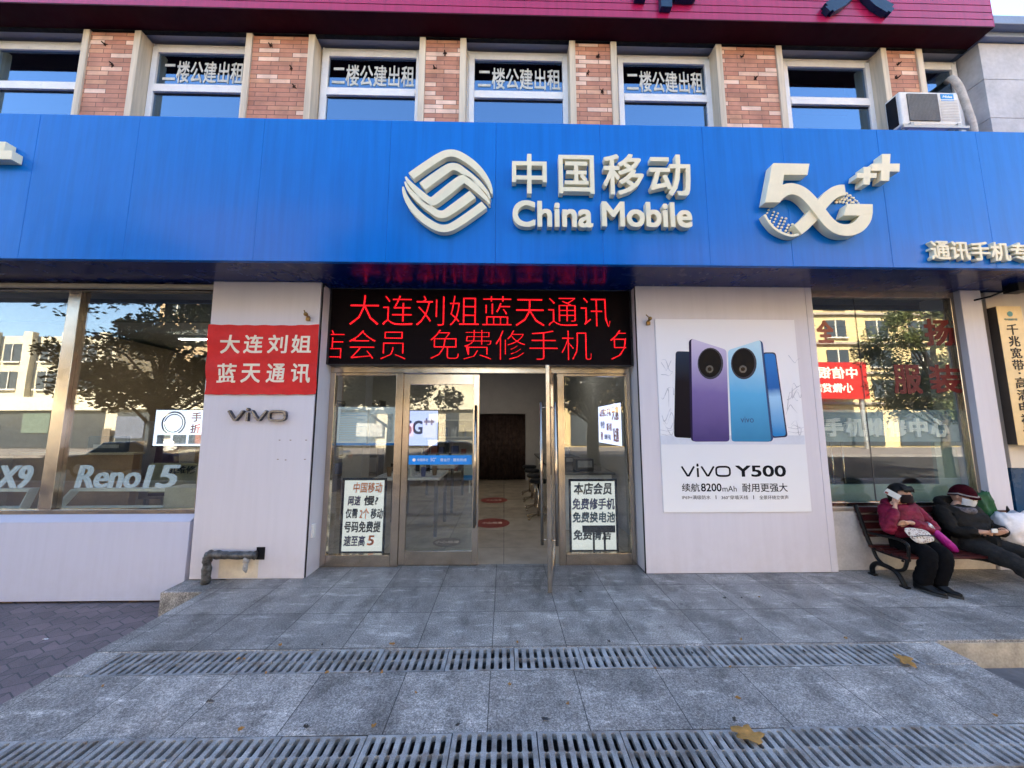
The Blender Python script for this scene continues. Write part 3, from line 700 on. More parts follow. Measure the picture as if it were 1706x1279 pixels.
lf = mb(); a = at(0, 250, SY-.09); lf.box(a.x-.4, a.x+.125, SY-.09, SY-.004, a.z-.10, a.z+.0); lf.box(a.x-.06, a.x+.04, SY-.089, SY-.004, a.z+.001, a.z+.10)
lf.build('letter_fragment', CREAM, SG, bevel=.004)

# ------------------------------------------------------------------ purple-red upper signboard
CA = empty('upper_signboard', (0, -.2, 6.93), 'purple red ribbed sheet metal signboard along the top with dark navy characters', 'sign')
CX1 = 6.5
m = mb(); z = 6.935; i = 0
while z < 8.6:
    h = .108; m.add([(-9, -.275, z), (CX1, -.275, z), (CX1, -.275, z+h-.012), (-9, -.275, z+h-.012), (-9, -.258, z+h-.006), (CX1, -.258, z+h-.006), (-9, -.258, z+h), (CX1, -.258, z+h)],
                    [(0, 1, 2, 3), (3, 2, 5, 4), (4, 5, 7, 6)]); z += h
    if i >= 0: m.add([(-9, -.258, z), (CX1, -.258, z), (CX1, -.275, z), (-9, -.275, z)], [(0, 1, 2, 3)])
    i += 1
m.build('ribbed_face', MAGENTA, CA)
mb().box(CX1+.001, CX1+.012, -.276, .0, 6.93, z).build('end_cap', MAGENTA, CA)
mb().box(-9, CX1, -.276, .003, 6.915, 6.934).build('soffit', MAGENTA_SHADED, CA)
NV = pm('navy_letter', (.008, .03, .07), .35)
def ctext(body, x0, x1, zb, zt): return text(body, x0, x1, zb, zt, -.35, .07, bold=.03)
a = at(1046, 6, -.35); b_ = at(1177, 12, -.35); ctext('市', a.x, b_.x, b_.z, b_.z+1.05).build('lettering', NV, CA, bevel=.004)
a = at(1386, 6, -.35); b_ = at(1492, 21, -.35); ctext('久', a.x-.1, b_.x, b_.z, b_.z+.95).build('lettering', NV, CA, bevel=.004)

# ------------------------------------------------------------------ banner, wall letters, poster
m = mb(); nx, nz_ = 60, 40; c = [at(347, 540, PL-.012), at(532, 540, PL-.012), at(526, 657, PL-.012), at(341, 657, PL-.012)]
def bn_y(u, v): return PL-.014-.018*noise.noise(Vector((u*3+v*2.2, v*5-u*3, 1.3)))-.005*math.sin((u*1.4+v)*9)*(1-v)*u
for j in range(nz_+1):
    for i in range(nx+1):
        u, v = i/nx, j/nz_; t = c[3].lerp(c[2], u); q = c[0].lerp(c[1], u); p = t.lerp(q, v)
        m.v.append((p.x+.004*math.sin(v*11), bn_y(u, v), p.z-.012*math.sin(u*math.pi)*v+.003*math.sin(u*40)))
for j in range(nz_):
    for i in range(nx): a = j*(nx+1)+i; m.f.append([a, a+1, a+nx+2, a+nx+1])
bn = m.build('fabric_banner', RED_CLOTH, smooth=True); tag(bn, 'creased red cloth banner with cream characters hung on the left white pillar', 'banner')
CRL = pm('cream_print', (.80, .72, .58), .6, 0, .04)
def bl(body, p0, p1):
    t = textpx(body, p0, p1, PL-.03, depth=.001, bold=.018)
    out = []
    for v in t.v:
        u = (v[0]-c[3].x)/(c[2].x-c[3].x); vv = (v[2]-c[3].z)/(c[0].z-c[3].z); out.append((v[0], bn_y(u, vv)-.003+(v[1]-(PL-.03)), v[2]))
    t.v = out; return t
join(*[bl(ch_, (x, 557), (x+33, 588)) for ch_, x in zip('大连刘姐', (365, 404, 445, 485))], *[bl(ch_, (x, 605), (x+32, 637)) for ch_, x in zip('蓝天通讯', (360, 400, 442, 484))]).build('lettering', CRL, bn)

def wordmark(x0, x1, z0, z1, y0, y1, th=.19):
    """the four wide letters v i v o drawn as bands in a 4.0 x 1 box"""
    m = mb(); sx = (x1-x0)/4.0; szz = (z1-z0)/1.25; w_ = th*szz
    T = lambda p: (x0+p[0]*sx, z0+p[1]*szz)
    for off in (0.0, 1.58):
        m.ribbon([T((off+.05, .95)), T((off+.5, .10)), T((off+.58, .10)), T((off+1.05, .95))], w_*.95, y0, y1)
    m.ribbon([T((1.33, .0)), T((1.33, .80))], w_*1.05, y0, y1)
    m.prism([T((1.33-.10, .98)), T((1.33, .9)), T((1.33+.10, .98)), T((1.33+.06, 1.2)), T((1.33-.06, 1.2))], y0, y1)
    P = []
    for i in range(33):
        a = 2*math.pi*i/32; ca, sa = math.cos(a), math.sin(a); e_ = .55
        P.append(T((3.35+.55*math.copysign(abs(ca)**e_, ca), .5+.41*math.copysign(abs(sa)**e_, sa))))
    m.ribbon(P, w_, y0, y1); return m
a = at(377, 703, PL-.03); b_ = at(482, 677, PL-.03)
wm = wordmark(a.x+.01, b_.x-.02, a.z+.01, b_.z-.01, PL-.045, PL-.001, .2).build('wall_lettering', pm('dark_chrome', (.10, .10, .12), .22, .9, .1, 12), bevel=.004)
tag(wm, 'dark chrome raised letters vivo on the left white pillar below the red banner'.replace(' vivo', ''), 'lettering')
for lbl, Yp, px, py in (('small brass hook at the top corner of the red banner', PL, 515, 528), ('small brass hook beside the phone poster on the wide pillar', PR, 1079, 535)):
    p = at(px, py, Yp); h = mb(); h.tube([(p.x, Yp+.002, p.z), (p.x, Yp-.07, p.z)], .012, 8); h.ball((p.x, Yp-.075, p.z+.012), .024); h.tube([(p.x-.005, Yp-.07, p.z+.02), (p.x-.035, Yp-.05, p.z+.065)], .007, 8); h.box(p.x-.022, p.x+.02, Yp-.03, Yp-.001, p.z-.05, p.z-.01)
    tag(h.build('wall_hook', pm('old_brass', (.3, .19, .07), .45, .8, .3, 40), smooth=False), lbl, 'hook', 'brass hooks on the pillars')
# screw scars left of an old sign
m = mb()
for px, py in ((466, 733), (484, 733), (510, 733), (463, 765), (476, 766), (508, 765)):
    p = at(px, py, PL); mb().disc(p.x, p.z, .012, .006, PL-.002, PL+.001, 8).build('screw_scar', pm('rust_spot', (.3, .25, .22), .8), B)

PO = empty('poster', (2.68, PR, .67), 'large white phone poster on the wide pillar right of the entrance', 'poster')
pc = [at(1092.5, 532, PR-.012), at(1324.5, 532, PR-.012), at(1351, 853, PR-.012), at(1104.5, 853, PR-.012)]
X0, X1, Zb, Zt = (pc[0].x+pc[3].x)/2, (pc[1].x+pc[2].x)/2, (pc[2].z+pc[3].z)/2, (pc[0].z+pc[1].z)/2
mb().box(X0, X1, PR-.012, PR-.0005, Zb, Zt).build('sheet', mat_grad('poster_paper', [(0, (.80, .80, .82)), (.34, (.74, .75, .79)), (.42, (.80, .81, .85)), (1, (.84, .82, .85))], 2, 0, Zt-Zb), PO, bevel=.002)
PYF = PR-.0125
def pz(zx, zy):
    p = at(1070+zx/2.6645, 500+zy/2.6645, PYF); return (p.x, p.z)
def art(name, poly, m, layer): mb().prism([pz(*q) for q in poly], PYF-.0008*layer, PYF-.0008*layer+.0004).build(name, m, PO)
def rpoly(poly, r=14, n=4):
    out = []
    for i, p in enumerate(poly):
        a = Vector(poly[i-1]); b_ = Vector(p); c_ = Vector(poly[(i+1) % len(poly)]); d1 = (a-b_).normalized()*r; d2 = (c_-b_).normalized()*r
        for k in range(n+1):
            t = k/n; out.append(tuple((b_+d1)*(1-t)**2+b_*2*t*(1-t)+(b_+d2)*t*t))
    return out
PD = mat_grad('print_dark_phone', [(0, (.002, .002, .008)), (.6, (.003, .004, .012)), (1, (.02, .04, .08))], 2, .83, 1.93)
PB2 = mat_grad('print_deep_blue', [(0, (.02, .22, .55)), (.45, (.35, .6, .85)), (.55, (.01, .12, .42)), (1, (.02, .2, .6))], 2, .88, 1.88)
PP = mat_grad('print_purple', [(0, (.07, .05, .18)), (.45, (.19, .14, .36)), (1, (.60, .54, .74))], 2, .83, 2.02)
PBL = mat_grad('print_blue', [(0, (.04, .22, .42)), (.45, (.10, .40, .70)), (1, (.55, .78, .90))], 2, .83, 2.02)
art('printed_phone', rpoly([(148, 226), (218, 228), (224, 613), (141, 608)]), PD, 1)
art('printed_phone', rpoly([(534, 231), (592, 231), (646, 607), (575, 612)]), pm('print_navy', (.005, .015, .06), .4), 1)
art('printed_screen', rpoly([(537, 237), (588, 237), (638, 601), (578, 605)]), PB2, 2)
art('printed_edge', rpoly([(206, 176), (232, 170), (250, 628), (216, 625)]), pm('print_violet_edge', (.015, .01, .05), .5, spec=.1), 2)
art('printed_phone', rpoly([(217, 170), (373, 220), (387, 627), (224, 628)]), PP, 3)
art('printed_edge', rpoly([(510, 176), (534, 182), (582, 622), (560, 630)]), pm('print_blue_edge', (.008, .06, .2), .4), 2)
art('printed_phone', rpoly([(380, 222), (524, 176), (572, 628), (396, 627)]), PBL, 3)
def ell(cx, cy, rx, ry, n=28): return [(cx+rx*math.cos(2*math.pi*i/n), cy+ry*math.sin(2*math.pi*i/n)) for i in range(n)]
for cx in (302, 450):
    art('printed_lens', ell(cx, 281, 57, 70), pm('print_lens_rim', (.05, .05, .07), .5, spec=.1), 4)
    art('printed_lens', ell(cx-2, 279, 50, 63), pm('print_lens', (.003, .003, .004), .5, spec=.1), 5)
    art('printed_lens', ell(cx-4, 306, 17, 17), pm('print_lens_eye', (.05, .06, .07), .3), 6)
    art('printed_lens', ell(cx-4, 306, 9, 9), pm('print_lens_dark', (.003, .003, .004), .3), 7)
INK = pm('black_ink', (.004, .004, .008), .6, 0, .05, spec=.1)
wa = pz(174, 785); wb = pz(392, 722)
a1 = wordmark(wa[0], wb[0], wa[1], wb[1], PYF-.001, PYF-.0002, .17)
def pt(body, p0, p1, **k):
    a = (1070+p0[0]/2.6645, 500+p0[1]/2.6645); b2 = (1070+p1[0]/2.6645, 500+p1[1]/2.6645); return textpx(body, a, b2, PYF-.001, depth=.0008, **k)
join(a1, pt('Y500', (414, 733), (638, 784), bold=.02), pt('续航', (176, 813), (255, 850), bold=.008), pt('8200', (261, 813), (352, 849), bold=.014), pt('mAh', (356, 824), (419, 849)), pt('耐用更强大', (444, 812), (645, 851), bold=.008),
     pt('IP69+满级防水', (177, 866), (303, 884)), pt('360°穿墙天线', (351, 866), (470, 884)), pt('全景环绕立体声', (520, 866), (649, 884)), pt('|', (326, 866), (329, 883)), pt('|', (493, 866), (496, 883))).build('printed_text', INK, PO)
join(pt('vivo', (286, 512), (330, 540))).build('printed_text', pm('pale_ink', (.6, .58, .7), .5), PO)
t = pt('vivo', (436, 517), (494, 543)); t.v = [(x, y-.003, z_) for x, y, z_ in t.v]; t.build('printed_text', pm('deep_ink', (.02, .08, .2), .5), PO)
wsp = mb(); rnd = random.Random(3)
for side, cx in ((0, 85), (1, 690)):
    for k in range(9):
        x0_ = cx+rnd.uniform(-12, 25); y0_ = rnd.uniform(255, 575); s_ = 1 if side == 0 else -1
        pts = smooth_path([(x0_, y0_), (x0_+s_*rnd.uniform(5, 22), y0_+rnd.uniform(-25, 30)), (x0_+s_*rnd.uniform(22, 40), y0_+rnd.uniform(-40, 55)), (x0_+s_*rnd.uniform(36, 58), y0_+rnd.uniform(-20, 60))], 5)
        P = [pz(min(max(p.x, 75 if s_ > 0 else 560), 140 if s_ > 0 else 705), p.y) for p in pts]; wsp.ribbon(P, [.001+.007*abs(math.sin(q_*.19+k)) for q_ in range(len(P))], PYF-.0007, PYF-.0003)
    for k in range(2):
        y0_ = 575+k*18-side*10; xa, xb = ((80, 138) if side == 0 else (648, 716)); wsp.ribbon([pz(xa, y0_), pz((xa+xb)/2, y0_+6), pz(xb, y0_)], .005, PYF-.0007, PYF-.0003)
wsp.build('printed_splash', pm('print_water', (.52, .54, .62), .4, 0, .3, 20), PO)
sd = mb(); sd.prism([pz(*q) for q in [(80, 600), (720, 600), (722, 640), (84, 640)]], PYF-.0006, PYF-.0003); sd.build('printed_water', pm('print_pale_blue', (.60, .64, .74), .4, 0, .06, 5), PO)

# ------------------------------------------------------------------ lagged pipe at the left pillar
PI_ = empty('lagged_pipe', (-3.1, PL-.05, 0), 'pipe wrapped in crumpled silver lagging out of the left pillar base', 'pipe')
LAG = pm('foil_lagging', (.085, .083, .083), .45, .4, .8, 22, .9, 26)
pts = smooth_path([(-3.15, PL-.09, -.01), (-3.15, PL-.09, .12), (-3.15, PL-.09, .255), (-3.12, PL-.09, .285), (-3.0, PL-.085, .275), (-2.8, PL-.08, .27), (-2.66, PL-.08, .272)], 6)
rnd = random.Random(1); mb().tube(pts, [.043+rnd.uniform(-.007, .007) for _ in pts], 12).build('pipe_run', LAG, PI_, smooth=True)
m = mb(); m.box(-2.70, -2.61, PL-.006, PL-.001, .20, .33); m.build('wall_plate', BLACK, PI_)
m = mb(); m.tube([(-2.74, PL-.085, .26), (-2.74, PL-.10, .20)], .032, 10); m.tube([(-2.735, PL-.10, .22), (-2.74, PL-.105, .14), (-2.73, PL-.1, .1)], [.02, .025, .006], 8); m.build('tape_end', pm('grey_tape', (.35, .34, .33), .7, 0, .3, 30), PI_, smooth=True)
mb().box(-3.09, -2.67, PL-.003, PL+.01, .012, .23).build('patch_panel', pm('cream_patch', (.62, .55, .45), .5, 0, .1, 6), PI_)
m = mb(); p = at(533, 897, -.05); m.box(-2.16, -2.13, -.11, -.06, .40, .55); tag(m.build('door_bell', pm('white_plastic', (.7, .7, .7), .4), bevel=.004), 'small white plastic box on the jamb left of the entrance', 'switch box')

# ------------------------------------------------------------------ air conditioner and its pipe
AC = empty('air_conditioner', (5.25, -.3, 5.3), 'white outdoor air conditioner unit standing behind the right end of the signboard', 'air conditioner')
ay0, ay1 = -.34, -.16
ax0, ax1, az0, az1 = at(1501, 180, ay0).x, at(1600, 180, ay0).x, at(1550, 208, ay0).z, at(1550, 153, ay0).z
ACW = pm('ac_white', (.72, .70, .67), .42, 0, .1, 6)
mb().box(ax0, ax1, ay0, ay1, az0, az1).build('casing', ACW, AC, bevel=.018)
mb().box(ax0-.004, ax0-.0005, ay0+.04, ay1-.02, az0+.03, az1-.03).build('side_vent', BLACK, AC)
gx0, gx1 = ax0+.09, ax0+.48
mb().box(gx0, gx1, ay0-.008, ay0+.01, az0+.05, az1-.04).build('fan_recess', pm('ac_grille_dark', (.10, .095, .09), .6, 0, .2, 12), AC)
m = mb(); cx, cz = (gx0+gx1)/2, (az0+az1)/2
for i in range(22): x = gx0+.006+(gx1-gx0-.012)*i/21; m.box(x-.0014, x+.0014, ay0-.016, ay0-.0085, az0+.052, az1-.042)
for i in range(26): z_ = az0+.056+(az1-az0-.1)*i/25; m.box(gx0, gx1, ay0-.0155, ay0-.009, z_-.0012, z_+.0012)
m.build('fan_grille', pm('ac_wire', (.34, .32, .30), .5, .3), AC)
m = mb()
for i in range(14): z_ = az0+.06+i*.022; m.box(ax0+.51, ax1-.03, ay0-.006, ay0+.001, z_, z_+.013)
m.build('louvre', ACW, AC, bevel=.002)
mb().box(ax0+.535, ax0+.70, ay0-.005, ay0, az1-.125, az1-.03).build('badge', pm('ac_badge', (.01, .25, .62), .4), AC)
text('Midea', ax0+.555, ax0+.68, az1-.085, az1-.052, ay0-.006, .0008, shear=.25, bold=.02).build('badge_lettering', WHT, AC)
m = mb(); m.box(ax0+.05, ax0+.09, ay0-.04, .0, az0-.04, az0-.002); m.box(ax1-.12, ax1-.08, ay0-.04, .0, az0-.04, az0-.002); m.box(ax0-.05, ax1+.02, ay0-.045, ay0-.02, az0-.075, az0-.041); m.build('bracket', pm('grey_bracket', (.4, .38, .35), .5, .5), AC)
hp = smooth_path([tuple(at(*q)) for q in ((1578, 136, .16), (1586, 131, -.02), (1597, 143, -.06), (1606, 165, -.06), (1614, 188, -.06), (1621, 210, -.06), (1624, 240, -.06))], 6)
tag(mb().tube(hp, .04, 10).build('lagged_hose', pm('hose_wrap', (.52, .47, .43), .65, 0, .25, 14, .4, 30), smooth=True), 'pale wrapped hose hanging right of the air conditioner', 'hose')

# ------------------------------------------------------------------ neighbouring building on the right
NB = empty('neighbour_building', (9, 2, -.2), 'lower grey stone panelled building at the right edge with a blue grey cornice', 'building')
NX, NY = 6.54, -.08
m = mb()
zs = [3.36, 3.9, 4.55, 5.2, 5.78, 6.36, 6.92]
for a, b_ in zip(zs[:-1], zs[1:]):
    for c_, d_ in ((NX, 7.45), (7.45, 8.6), (8.6, 9.8), (9.8, 12)): m.box(c_+.003, d_-.003, NY, .5, a+.003, b_-.003)
m.build('wall', STONE, NB, bevel=.003)
mb().box(NX+.02, 12, NY+.03, 8, -.4, 6.9).build('core_wall', pm('dark_joint', (.12, .12, .12), .8), NB)
m = mb(); m.box(NX-.0, 13, -.26, 8, 7.0, 7.13); m.box(NX, 13, -.16, 8, 6.93, 6.999); m.build('cornice', pm('blue_grey_cornice', (.2, .24, .32), .4, .2, .1, 4), NB, bevel=.008)
m = mb(); m.box(6.105, 12, -.06, .4, 1.15, 3.34); m.build('shopfront_panel', mat_panel('warm_panel', (.62, .55, .46), .4, 0, -5), NB)
mb().box(6.106, 12, -.05, .35, -.2, 1.149).build('lower_panel', pm('dark_blue_panel', (.01, .05, .12), .25, 0, .2, 3), NB)
PQ = empty('wall_plaque', (6.3, -.15, 1.4), 'tall gold plaque with a column of dark characters at the right picture edge', 'plaque')
qx0, qx1 = 6.10, 6.42
mb().box(qx0, qx1, -.15, -.061, 1.42, 3.13).build('plate', pm('gold_plate', (.62, .47, .26), .4, .3, .08, 3), PQ, bevel=.004)
mb().box(qx0-.004, qx0-.0005, -.149, -.062, 1.43, 3.12).build('side_edge', pm('bronze_edge', (.06, .045, .035), .5), PQ)
col_txt = '千兆宽带·高清电视云市'
qm = mb(); z_ = 2.90
for c_ in col_txt:
    if c_ == '·': qm.disc((qx0+qx1)/2, z_-.02, .012, .012, -.1535, -.1505, 10); z_ -= .07; continue
    qm.add(*(lambda t: (t.v, t.f))(text(c_, (qx0+qx1)/2-.07, (qx0+qx1)/2+.07, z_-.135, z_, -.1535, .003, bold=.012))); z_ -= .148
qm.build('lettering', pm('dark_engraving', (.03, .025, .02), .5), PQ)
qm = mb(); qm.disc((qx0+qx1)/2, 3.03, .035, .035, -.153, -.1505, 16); qm.add(*(lambda t: (t.v, t.f))(text('中国移动', (qx0+qx1)/2-.08, (qx0+qx1)/2+.08, 2.945, 2.975, -.153, .002))); qm.build('emblem', pm('teal_print', (.1, .3, .32), .5), PQ)
m = mb(); p = at(1678, 482, -.25); m.tube([(p.x-.25, -.06, p.z-.09), (p.x-.15, -.2, p.z-.07), (p.x, -.27, p.z), (p.x+.2, -.2, p.z+.02)], .012, 8); m.box(p.x-.02, p.x+.16, -.36, -.22, p.z-.05, p.z+.07)
tag(m.build('security_camera', BLACK, bevel=.006), 'small black camera and cable under the signboard above the gold plaque', 'camera')

# ------------------------------------------------------------------ inside the shop
# hand-lettered boards behind the side lights
def board(x0, x1, z0, z1, y, label, rows, tilt=.0):
    r = empty('lettered_board', ((x0+x1)/2, y, z0), label, 'board', 'hand lettered boards behind the entrance glass')
    f = mb(); t = .028
    f.box(x0-t, x0, y-.012, y+.012, z0-t, z1+t); f.box(x1, x1+t, y-.012, y+.012, z0-t, z1+t); f.box(x0, x1, y-.0115, y+.012, z1, z1+t); f.box(x0, x1, y-.0115, y+.012, z0-t, z0); f.build('frame', BLACK, r, bevel=.003)
    mb().box(x0, x1, y-.004, y+.006, z0, z1).build('panel', emit('board_white_glow', (.84, .85, .82), .11), r)  # glow added to the panel to keep it white in the dim interior
    for i, (body, u0, u1, v0, v1, m_) in enumerate(rows):
        text(body, x0+(x1-x0)*u0, x0+(x1-x0)*u1, z1-(z1-z0)*v1, z1-(z1-z0)*v0, y-.0055, .001, bold=.03 if m_ is not OR else .02, shear=.12).build('lettering', m_, r)
    return r
OR = pm('orange_marker', (.75, .17, .05), .6); NVK = pm('navy_marker', (.02, .02, .10), .6); BK = pm('black_marker', (.015, .02, .03), .6)
a = at(577, 797, .42); b_ = at(640, 917, .42)
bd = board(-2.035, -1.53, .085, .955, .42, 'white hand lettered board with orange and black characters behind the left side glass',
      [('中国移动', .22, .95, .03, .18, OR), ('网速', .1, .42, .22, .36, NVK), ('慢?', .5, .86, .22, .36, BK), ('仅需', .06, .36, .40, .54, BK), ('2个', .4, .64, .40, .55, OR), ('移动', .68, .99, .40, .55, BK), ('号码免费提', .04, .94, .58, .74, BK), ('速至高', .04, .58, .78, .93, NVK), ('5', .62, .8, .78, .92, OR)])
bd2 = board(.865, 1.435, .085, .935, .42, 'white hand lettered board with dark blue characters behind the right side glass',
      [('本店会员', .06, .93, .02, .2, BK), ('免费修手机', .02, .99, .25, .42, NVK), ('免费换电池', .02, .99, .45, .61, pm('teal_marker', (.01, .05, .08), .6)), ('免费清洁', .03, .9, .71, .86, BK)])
m = mb(); m.box(1.0, 1.42, .395, .405, .30, .385); m.box(1.13, 1.155, .396, .404, .06, .299); m.box(1.27, 1.295, .396, .404, .06, .299); m.build('stand_bracket', BLACK, bd2)
# notice poster behind the left side glass
NT = empty('notice_poster', (-1.74, .24, 1.4), 'pale blue printed notice sheet behind the left side glass', 'notice')
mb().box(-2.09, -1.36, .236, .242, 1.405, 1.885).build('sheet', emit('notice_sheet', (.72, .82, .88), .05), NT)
m = mb(); rnd = random.Random(8)
for i in range(13):
    z_ = 1.80-i*.028
    m.box(-2.06, -2.06+rnd.uniform(.2, .33), .2345, .2355, z_, z_+.010)
m.build('text_line', pm('notice_print', (.25, .42, .6), .6), NT)
m = mb(); m.box(-2.06, -1.74, .2343, .2356, 1.82, 1.85); m.box(-1.68, -1.40, .2343, .2356, 1.45, 1.80); m.box(-1.72, -1.69, .234, .2356, 1.43, 1.85); m.build('picture_block', pm('notice_block', (.78, .78, .72), .6, 0, .25, 14), NT)
mb().box(-2.09, -1.36, .2342, .2357, 1.406, 1.435).build('border', STRIP, NT)

def table(name, x0, x1, y0, y1, h, label, cat, topm, legm, group=None):
    r = empty(name, ((x0+x1)/2, (y0+y1)/2, 0), label, cat, group)
    mb().box(x0, x1, y0, y1, h-.04, h).build('tabletop', topm, r, bevel=.006)
    for x in (x0+.05, x1-.05):
        for y in (y0+.05, y1-.05): mb().box(x-.025, x+.025, y-.025, y+.025, 0, h-.041).build('leg', legm, r)
    return r
WT = pm('white_table', (.66, .65, .62), .3, 0, .06); TL = pm('grey_leg', (.13, .11, .10), .5)
table('display_table', -1.98, -.98, 1.25, 2.2, .87, 'white display table just inside behind the closed door', 'table', WT, TL, 'display tables')
table('display_table', -1.9, -.95, 2.75, 4.6, .87, 'white display table further back behind the closed door', 'table', WT, TL, 'display tables')
table('display_table', -5.9, -3.7, 1.1, 1.9, .86, 'long wooden display table inside the left display window', 'table', pm('wood_table', (.25, .14, .07), .45, 0, .2, 8), TL, 'display tables')
CUPM = [pm('cup_green', (.16, .22, .08), .3), pm('cup_white', (.6, .6, .58), .3), pm('cup_blue', (.12, .14, .3), .3), pm('cup_brown', (.2, .12, .07), .4)]
for i, (x, y, lab) in enumerate(((-1.78, 1.4, 'dark cup at the left end of the display table'), (-1.62, 1.36, 'pale cup second from the left on the display table'), (-1.45, 1.42, 'green cup in the middle of the display table'), (-1.25, 1.38, 'blue cup on the right half of the display table'), (-1.1, 1.5, 'brown cup at the right end of the display table'))):
    o = mb().lathe([(.03, 0), (.045, .14), (.04, .14), (.028, .01)], (0, 0, 0), 14).build('cup', CUPM[(i+3) % 4], smooth=False); o.location = (x, y, .87); tag(o, lab, 'cup', 'cups on the display table')
# glass-topped counter on the right
CT = empty('shop_counter', (1.3, 3, 0), 'white service counter with dark top along the right side of the shop', 'counter')
mb().box(.86, 1.75, 1.6, 5.6, 0.0, .86).build('cabinet', pm('counter_front', (.55, .53, .5), .4), CT, bevel=.006)
mb().box(.82, 1.8, 1.56, 5.64, .861, .90).build('countertop', pm('counter_top', (.12, .115, .11), .18), CT, bevel=.004)
for i in range(6):
    mb().box(.853, .859, 1.7+i*.64, 2.26+i*.64, .1, .78).build('front_panel', pm('counter_panel', (.42, .4, .37), .35), CT)
for i, (y, nm, s) in enumerate(((1.9, 'printer', (.3, .3, .2)), (3.0, 'cash_box', (.3, .25, .14)), (4.2, 'monitor', (.4, .08, .32)))):
    r = empty(nm, (1.35, y, .90), {'printer': 'dark printer on the near end of the service counter', 'cash_box': 'dark box on the middle of the service counter', 'monitor': 'black monitor on the far end of the service counter'}[nm], nm.replace('_', ' '))
    mb().box(1.35-s[0]/2, 1.35+s[0]/2, y-s[1]/2, y+s[1]/2, .90, .90+s[2]).build('casing', pm('dark_gear', (.05, .05, .055), .4), r, bevel=.015)
    mb().box(1.35-s[0]/2+.03, 1.35+s[0]/2-.03, y-s[1]/2-.004, y-s[1]/2-.0005, .90+s[2]*.3, .90+s[2]*.85).build('front_panel', pm('grey_gear', (.25, .25, .26), .3), r)
def stool(x, y, label):
    r = empty('stool', (x, y, 0), label, 'stool', 'stools along the counter')
    mb().lathe([(.03, .62), (.16, .63), (.175, .66), (.16, .69), (.02, .70)], (x, y, 0), 18).build('seat', BLACK, r, smooth=True)
    mb().tube([(x, y, .05), (x, y, .62)], .022, 10).build('post', STEEL, r, smooth=True)
    m = mb()
    for k in range(5):
        a = 2*math.pi*k/5; m.tube([(x, y, .10), (x+.22*math.cos(a), y+.22*math.sin(a), .05)], .016, 8); m.ball((x+.22*math.cos(a), y+.22*math.sin(a), .028), .028, 8, 6)
    m.build('base', STEEL, r)
for (y, lab) in ((2.3, 'round black stool nearest the entrance by the counter'), (3.0, 'second round black stool along the counter'), (3.8, 'third round black stool along the counter'), (4.6, 'round black stool farthest from the entrance by the counter')): stool(.62, y, lab)
# curtained doorway at the back
m = mb(); rnd = random.Random(4); n = 46
for i in range(n+1):
    x = -.755+1.41*i/n; y = 6.93+.03*math.sin(i*1.9)+rnd.uniform(-.006, .006); m.v += [(x, y, .03), (x, y, 2.0)]
for i in range(n): m.f.append([2*i, 2*i+2, 2*i+3, 2*i+1])
cu = m.build('door_curtain', pm('dark_curtain', (.055, .035, .03), .5, 0, .5, 9), smooth=True); md = cu.modifiers.new('thick', 'SOLIDIFY'); md.thickness = .004
tag(cu, 'dark pleated curtain hanging in the doorway at the back of the shop', 'curtain')
# floor stickers
for px, py, lab in ((823, 833, 'red oval floor sticker farther from the open doorway'), (820, 871, 'red oval floor sticker nearer the open doorway'), (745, 903, 'dark oval floor mat sticker seen through the closed door')):
    p = atz(px, py); r = empty('floor_sticker', (p.x, p.y, 0), lab, 'sticker', 'floor stickers')
    k = .30 if py != 903 else .2
    m = MB(); m.lathe([(k, .0), (k, .002), (.01, .0022)], (p.x, p.y, 0), 28); m.build('disc', pm('sticker_red' if py != 903 else 'sticker_dark', (.26, .045, .035) if py != 903 else (.2, .14, .1), .5, 0, .2, 9), r)
    m = MB(); t = text('小心地滑', p.x-.17, p.x+.17, -.06, .06, 0, .0006, bold=.02); m.add([(x, p.y+z_, .0034-y_) for x, y_, z_ in t.v], t.f); m.build('print', pm('sticker_print', (.7, .55, .45), .6), r)
# lit screens
def screen(name, x0, x1, z0, z1, y, label, M=None, s=.26, c=(.62, .66, .95)):
    r = empty(name, ((x0+x1)/2, y, z0), label, 'screen')
    A = mb().box(x0, x1, y-.002, y+.004, z0, z1); Bz = mb().box(x0-.015, x1+.015, y+.0045, y+.04, z0-.015, z1+.015)
    if M: A.xf(M); Bz.xf(M)
    A.build('display', emit('lit_screen_'+name, c, s), r); Bz.build('housing', BLACK, r); return r
s1 = screen('lit_sign', -1.78, -1.16, 1.31, 1.91, 2.0, 'lit screen with a blue network symbol seen through the closed door', None, .2, (.45, .52, .9))
DB = pm('deep_blue_print', (.02, .03, .35), .5); RP = pm('crimson_print', (.45, .02, .06), .5)
text('5G', -1.72, -1.42, 1.5, 1.74, 1.996, .001, bold=.03).build('lettering', DB, s1); text('++', -1.40, -1.22, 1.66, 1.78, 1.996, .001, bold=.05).build('lettering', DB, s1)
Mtv = Matrix.Translation((1.86, 2.0, 0)) @ Matrix.Rotation(R(-90), 4, 'Z')
s2 = screen('wall_screen', -.75, .62, 1.33, 2.02, 0, 'lit advertising screen on the side wall seen through the right side glass', Mtv)
for body, x0, x1, z0, z1, m_ in (('以旧换二手机', -.65, .1, 1.82, 1.96, RP), ('大惠', .14, .52, 1.74, 1.97, RP), ('特价', -.6, -.3, 1.6, 1.74, DB), ('新机', -.2, .15, 1.56, 1.70, RP), ('回收', -.6, -.45, 1.38, 1.54, RP), ('维修手机', -.35, .05, 1.4, 1.5, DB), ('贴膜', .2, .5, 1.38, 1.62, RP)):
    text(body, x0, x1, z0, z1, -.004, .0015, bold=.03).xf(Mtv).build('lettering', m_, s2)
